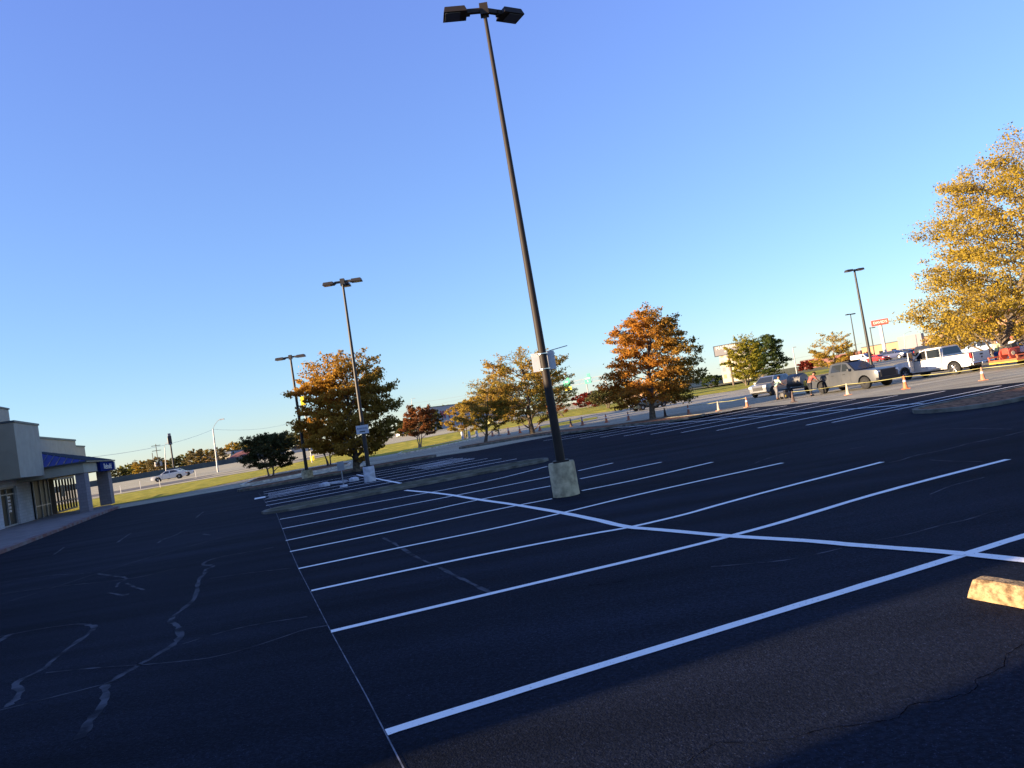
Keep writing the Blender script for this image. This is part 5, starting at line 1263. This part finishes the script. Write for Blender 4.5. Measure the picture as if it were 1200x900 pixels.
for fl in range(4):
    for i in range(5): MB().box(L_ * (i + .25) / 5, L_ * (i + .75) / 5, -0.05, -0.003, 1.5 + fl * 2.5, 2.9 + fl * 2.5).build('window', 'mid_grey' if (i + fl) % 3 else 'salmon', r_)
r_, L_, z_ = shed('store_building', 1012, 1140, 255, 215, hpx(1030, 404, 240), 'long low salmon store behind the red pole sign', 'salmon', 25, windows=8)
mb_ = MB().box(L_ * 0.40, L_ * 0.62, -1.2, -0.05, 1.5, hpx(1066, 393, 235)).build('entrance_block', 'mid_grey', r_)
r_, L_, z_ = shed('store_building', 940, 1010, 300, 280, hpx(960, 419.5, 290), 'distant brown building between the grey pole and the small open tree', 'maroon_roof', 15)
r_, L_, z_ = shed('restaurant_building', 1116, 1146, 105, 96, 3.2, 'cream restaurant with an orange roof behind the golden oak leaves', 'cream', 12, windows=3, door=True)
MB().add([(-1, -1, 3.2), (L_ + 1, -1, 3.2), (L_ + 1, 13, 3.2), (-1, 13, 3.2), (1.5, 4, 4.6), (L_ - 1.5, 4, 4.6), (L_ - 1.5, 8, 4.6), (1.5, 8, 4.6)], [(0, 1, 5, 4), (1, 2, 6, 5), (2, 3, 7, 6), (3, 0, 4, 7), (4, 5, 6, 7), (0, 3, 2, 1)]).build('roof', 'orange_roof', r_)
r_, L_, z_ = shed('restaurant_building', 1150, 1260, 92, 70, 3.6, 'low building with orange eaves at the right edge behind the trailer', 'salmon', 12, windows=5, door=True)
MB().box(-0.6, L_ + 0.6, -0.9, 12, 3.6, 4.1).build('eaves', 'orange_roof', r_)
# barrier wall beyond the highway
a = base_at(-40, 205); pts = [base_at(-60, 200), base_at(60, 210), base_at(140, 225), base_at(240, 250), base_at(300, 270), base_at(345, 285), base_at(440, 330)]
mb = MB()
for p, q in zip(pts[:-1], pts[1:]):
    d = (q - p).normalized(); nn = Vector((-d.y, d.x, 0)) * 0.2; z0, z1 = p.z, p.z + 1.75
    vs = [tuple((p + nn)[:2]) + (z0,), tuple((p - nn)[:2]) + (z0,), tuple((q - nn)[:2]) + (z0,), tuple((q + nn)[:2]) + (z0,)]
    mb.add(vs + [(x, y, z1) for x, y, z in vs], [(4, 5, 6, 7), (0, 1, 5, 4), (1, 2, 6, 5), (2, 3, 7, 6), (3, 0, 4, 7)])
tag(mb.build('highway_wall', 'barrier'), 'long dark retaining wall along the far side of the highway', 'wall')
# wire fence along the far side of the verge, right
fp = [base_at(652, 205), base_at(700, 178), base_at(735, 165), base_at(763, 162), base_at(800, 175)]
root = empty('wire_fence', fp[0], 0, 'grey wire fence with posts along the far side of the verge', 'fence')
net = MB()
for p, q in zip(fp[:-1], fp[1:]):
    L = (q - p).length; n = int(L / 4) + 1
    for i in range(n + 1):
        c = p.lerp(q, i / n) - fp[0]; MB().tube([(c.x, c.y, 0), (c.x, c.y, 1.75)], 0.06, n=6).build('post', 'grey_metal', root)
    a, b_ = p - fp[0], q - fp[0]
    for z in [0.1 + 0.15 * k for k in range(12)]: net.tube([(a.x, a.y, z), (b_.x, b_.y, z)], 0.022, n=3)
net.build('wire_mesh', 'grey_metal', root)
# delineator posts beside the highway
for i, (x, Y, lab) in enumerate(((142, 90, 'leftmost thin marker post beside the highway'), (230, 96, 'thin marker post between the white cars and the curved street light'), (165, 92, 'thin marker post in front of the white cars'), (188, 88, 'short marker post below the white sedan'))):
    b = base_at(x, Y); o = MB().tube([(0, 0, 0), (0, 0, 0.95)], 0.045, n=6).build('marker_post', 'white_paint'); o.location = b; tag(o, lab, 'marker post', 'marker posts beside the highway')
# pole signs
def pole_sign(x, Y, xt, ytop, w, h, label, face, polem, r=0.25, txts=(), rz=0, name='pole_sign', frame=None, thick=0.5, ptop=None):
    b = base_at(x, Y); t = atY(xt, ytop, Y); L = t.z - b.z
    root = empty(name, b, rz, label, 'sign', tilt=None)
    ln = (t.x - b.x - math.tan(0) * 0) * 0.0
    MB().tube([(0, 0, 0), (0, 0, L - h * (0.5 if thick > 0.3 else 0))], [r, r * 0.9], n=12).build('pole', polem, root, smooth=True)
    pn = MB().box(-w / 2, w / 2, -thick / 2, thick / 2, L - h, L).build('sign_box', frame or face, root)
    MB().box(-w / 2 + 0.12, w / 2 - 0.12, -thick / 2 - 0.03, -thick / 2 - 0.003, L - h + 0.12, L - 0.12).build('sign_face', face, pn)
    for s_, sz, m_k, dx, dz in txts:
        text(s_, sz, m_k, pn, Matrix.Translation((dx, -thick / 2 - 0.04, L - h / 2 + dz)) @ Matrix.Rotation(R(90), 4, 'X'), 0.01, sz * 0.03)
    return root, L
pole_sign(1039, 150, 1031, 374.5, 3.1, 1.15, 'red box sign with white lettering on a thick white pole above the parked cars', 'red_sign', 'white_paint', r=0.36, txts=(("DAVID'S", 0.72, 'white_paint', 0, 0),), rz=R(-18), thick=0.9)
pole_sign(860, 135, 851, 403.5, 5.0, 2.0, 'dark framed sign with white letters on a brown pole left of the yellow green tree', 'mid_grey', 'bark', r=0.2, txts=(('MARSHALL', 0.85, 'white_paint', 0, 0.5), ('271', 0.75, 'white_paint', -0.1, -0.15)), rz=R(-15), frame='dark_sign', thick=0.3)
r9, L9 = pole_sign(204.5, 270, 199, 511, 1.9, 3.2, 'tall dark oval sign on a black pole above the white cars', 'dark_sign', 'dark_sign', r=0.32, rz=R(-62), thick=1.2)
MB().box(-0.7, 0.7, -0.5, 0.5, L9 + 0.05, L9 + 1.0).build('sign_top', 'mid_grey', r9)
MB().box(-0.85, 0.85, -0.75, -0.68, L9 - 2.9, L9 - 0.5).build('sign_face', 'cream', r9)
pole_sign(366, 88, 357, 464, 0.55, 1.1, 'tall yellow sign on a thin pole left of the large amber tree', 'yellow_sign', 'grey_metal', r=0.06, thick=0.2)
pole_sign(366.5, 92, 366, 534, 0.55, 0.75, 'small yellow sign low on the verge left of the amber tree', 'yellow_sign', 'grey_metal', r=0.03, thick=0.08)
pole_sign(574, 130, 573, 491, 1.6, 1.0, 'pale yellow sign behind the slim gold tree trunk', 'pale_yellow', 'grey_metal', r=0.06, thick=0.15)
pole_sign(224, 262, 224, 538.5, 1.0, 1.1, 'small white square sign beyond the highway', 'white_paint', 'grey_metal', r=0.06, thick=0.15)
# overhead sign gantry
Yg = 215
a, L_, rz = frame_from(640, 716, Yg + 12, Yg - 8)
gt = empty('sign_gantry', a, rz, 'steel gantry over the highway carrying green direction signs', 'sign gantry')
zt = hpx(690, 446, Yg)
for x in (L_ * 0.02, L_ * 0.70, L_ * 0.98): MB().tube([(x, 0, 0), (x, 0, zt + 0.8)], 0.16, n=8).build('post', 'grey_metal', gt)
tm = MB()
for dz in (-0.6, 0.6): tm.tube([(0, 0, zt + dz), (L_, 0, zt + dz)], 0.07, n=6)
n = 22
for i in range(n): tm.tube([(L_ * i / n, 0, zt - 0.6 if i % 2 else zt + 0.6), (L_ * (i + 1) / n, 0, zt + 0.6 if i % 2 else zt - 0.6)], 0.04, n=4)
tm.build('truss', 'grey_metal', gt)
def gsign(fx, w, h, dz, lines, tab=True, yellow=False):
    x = L_ * fx; o = MB().box(x - w / 2, x + w / 2, -0.45, -0.35, zt + dz - h / 2, zt + dz + h / 2).build('direction_sign', 'green_sign', gt)
    for k, l in enumerate(lines): text(l, 0.62, 'white_paint', o, Matrix.Translation((x, -0.47, zt + dz + h * 0.25 - k * 0.85)) @ Matrix.Rotation(R(90), 4, 'X'), 0.01, 0.02)
    if tab: MB().box(x, x + w * 0.45, -0.45, -0.35, zt + dz + h / 2 + 0.02, zt + dz + h / 2 + 0.85).build('exit_tab', 'green_sign', o)
    if yellow:
        y_ = MB().box(x - w / 2, x + w / 2 + 0.4, -0.47, -0.36, zt + dz - h / 2 - 1.05, zt + dz - h / 2 - 0.02).build('yellow_panel', 'yellow_sign', o)
        text('EXIT ONLY', 0.55, 'dark_sign', y_, Matrix.Translation((x, -0.49, zt + dz - h / 2 - 0.53)) @ Matrix.Rotation(R(90), 4, 'X'), 0.01, 0.02)
gsign(0.13, 2.6, 2.2, 0.0, ['WEST', '30'])
gsign(0.42, 2.7, 1.9, 0.2, ['EXIT', '7 A'], True, True)
gsign(0.74, 2.4, 2.0, 0.1, ['TOWN', '2'])
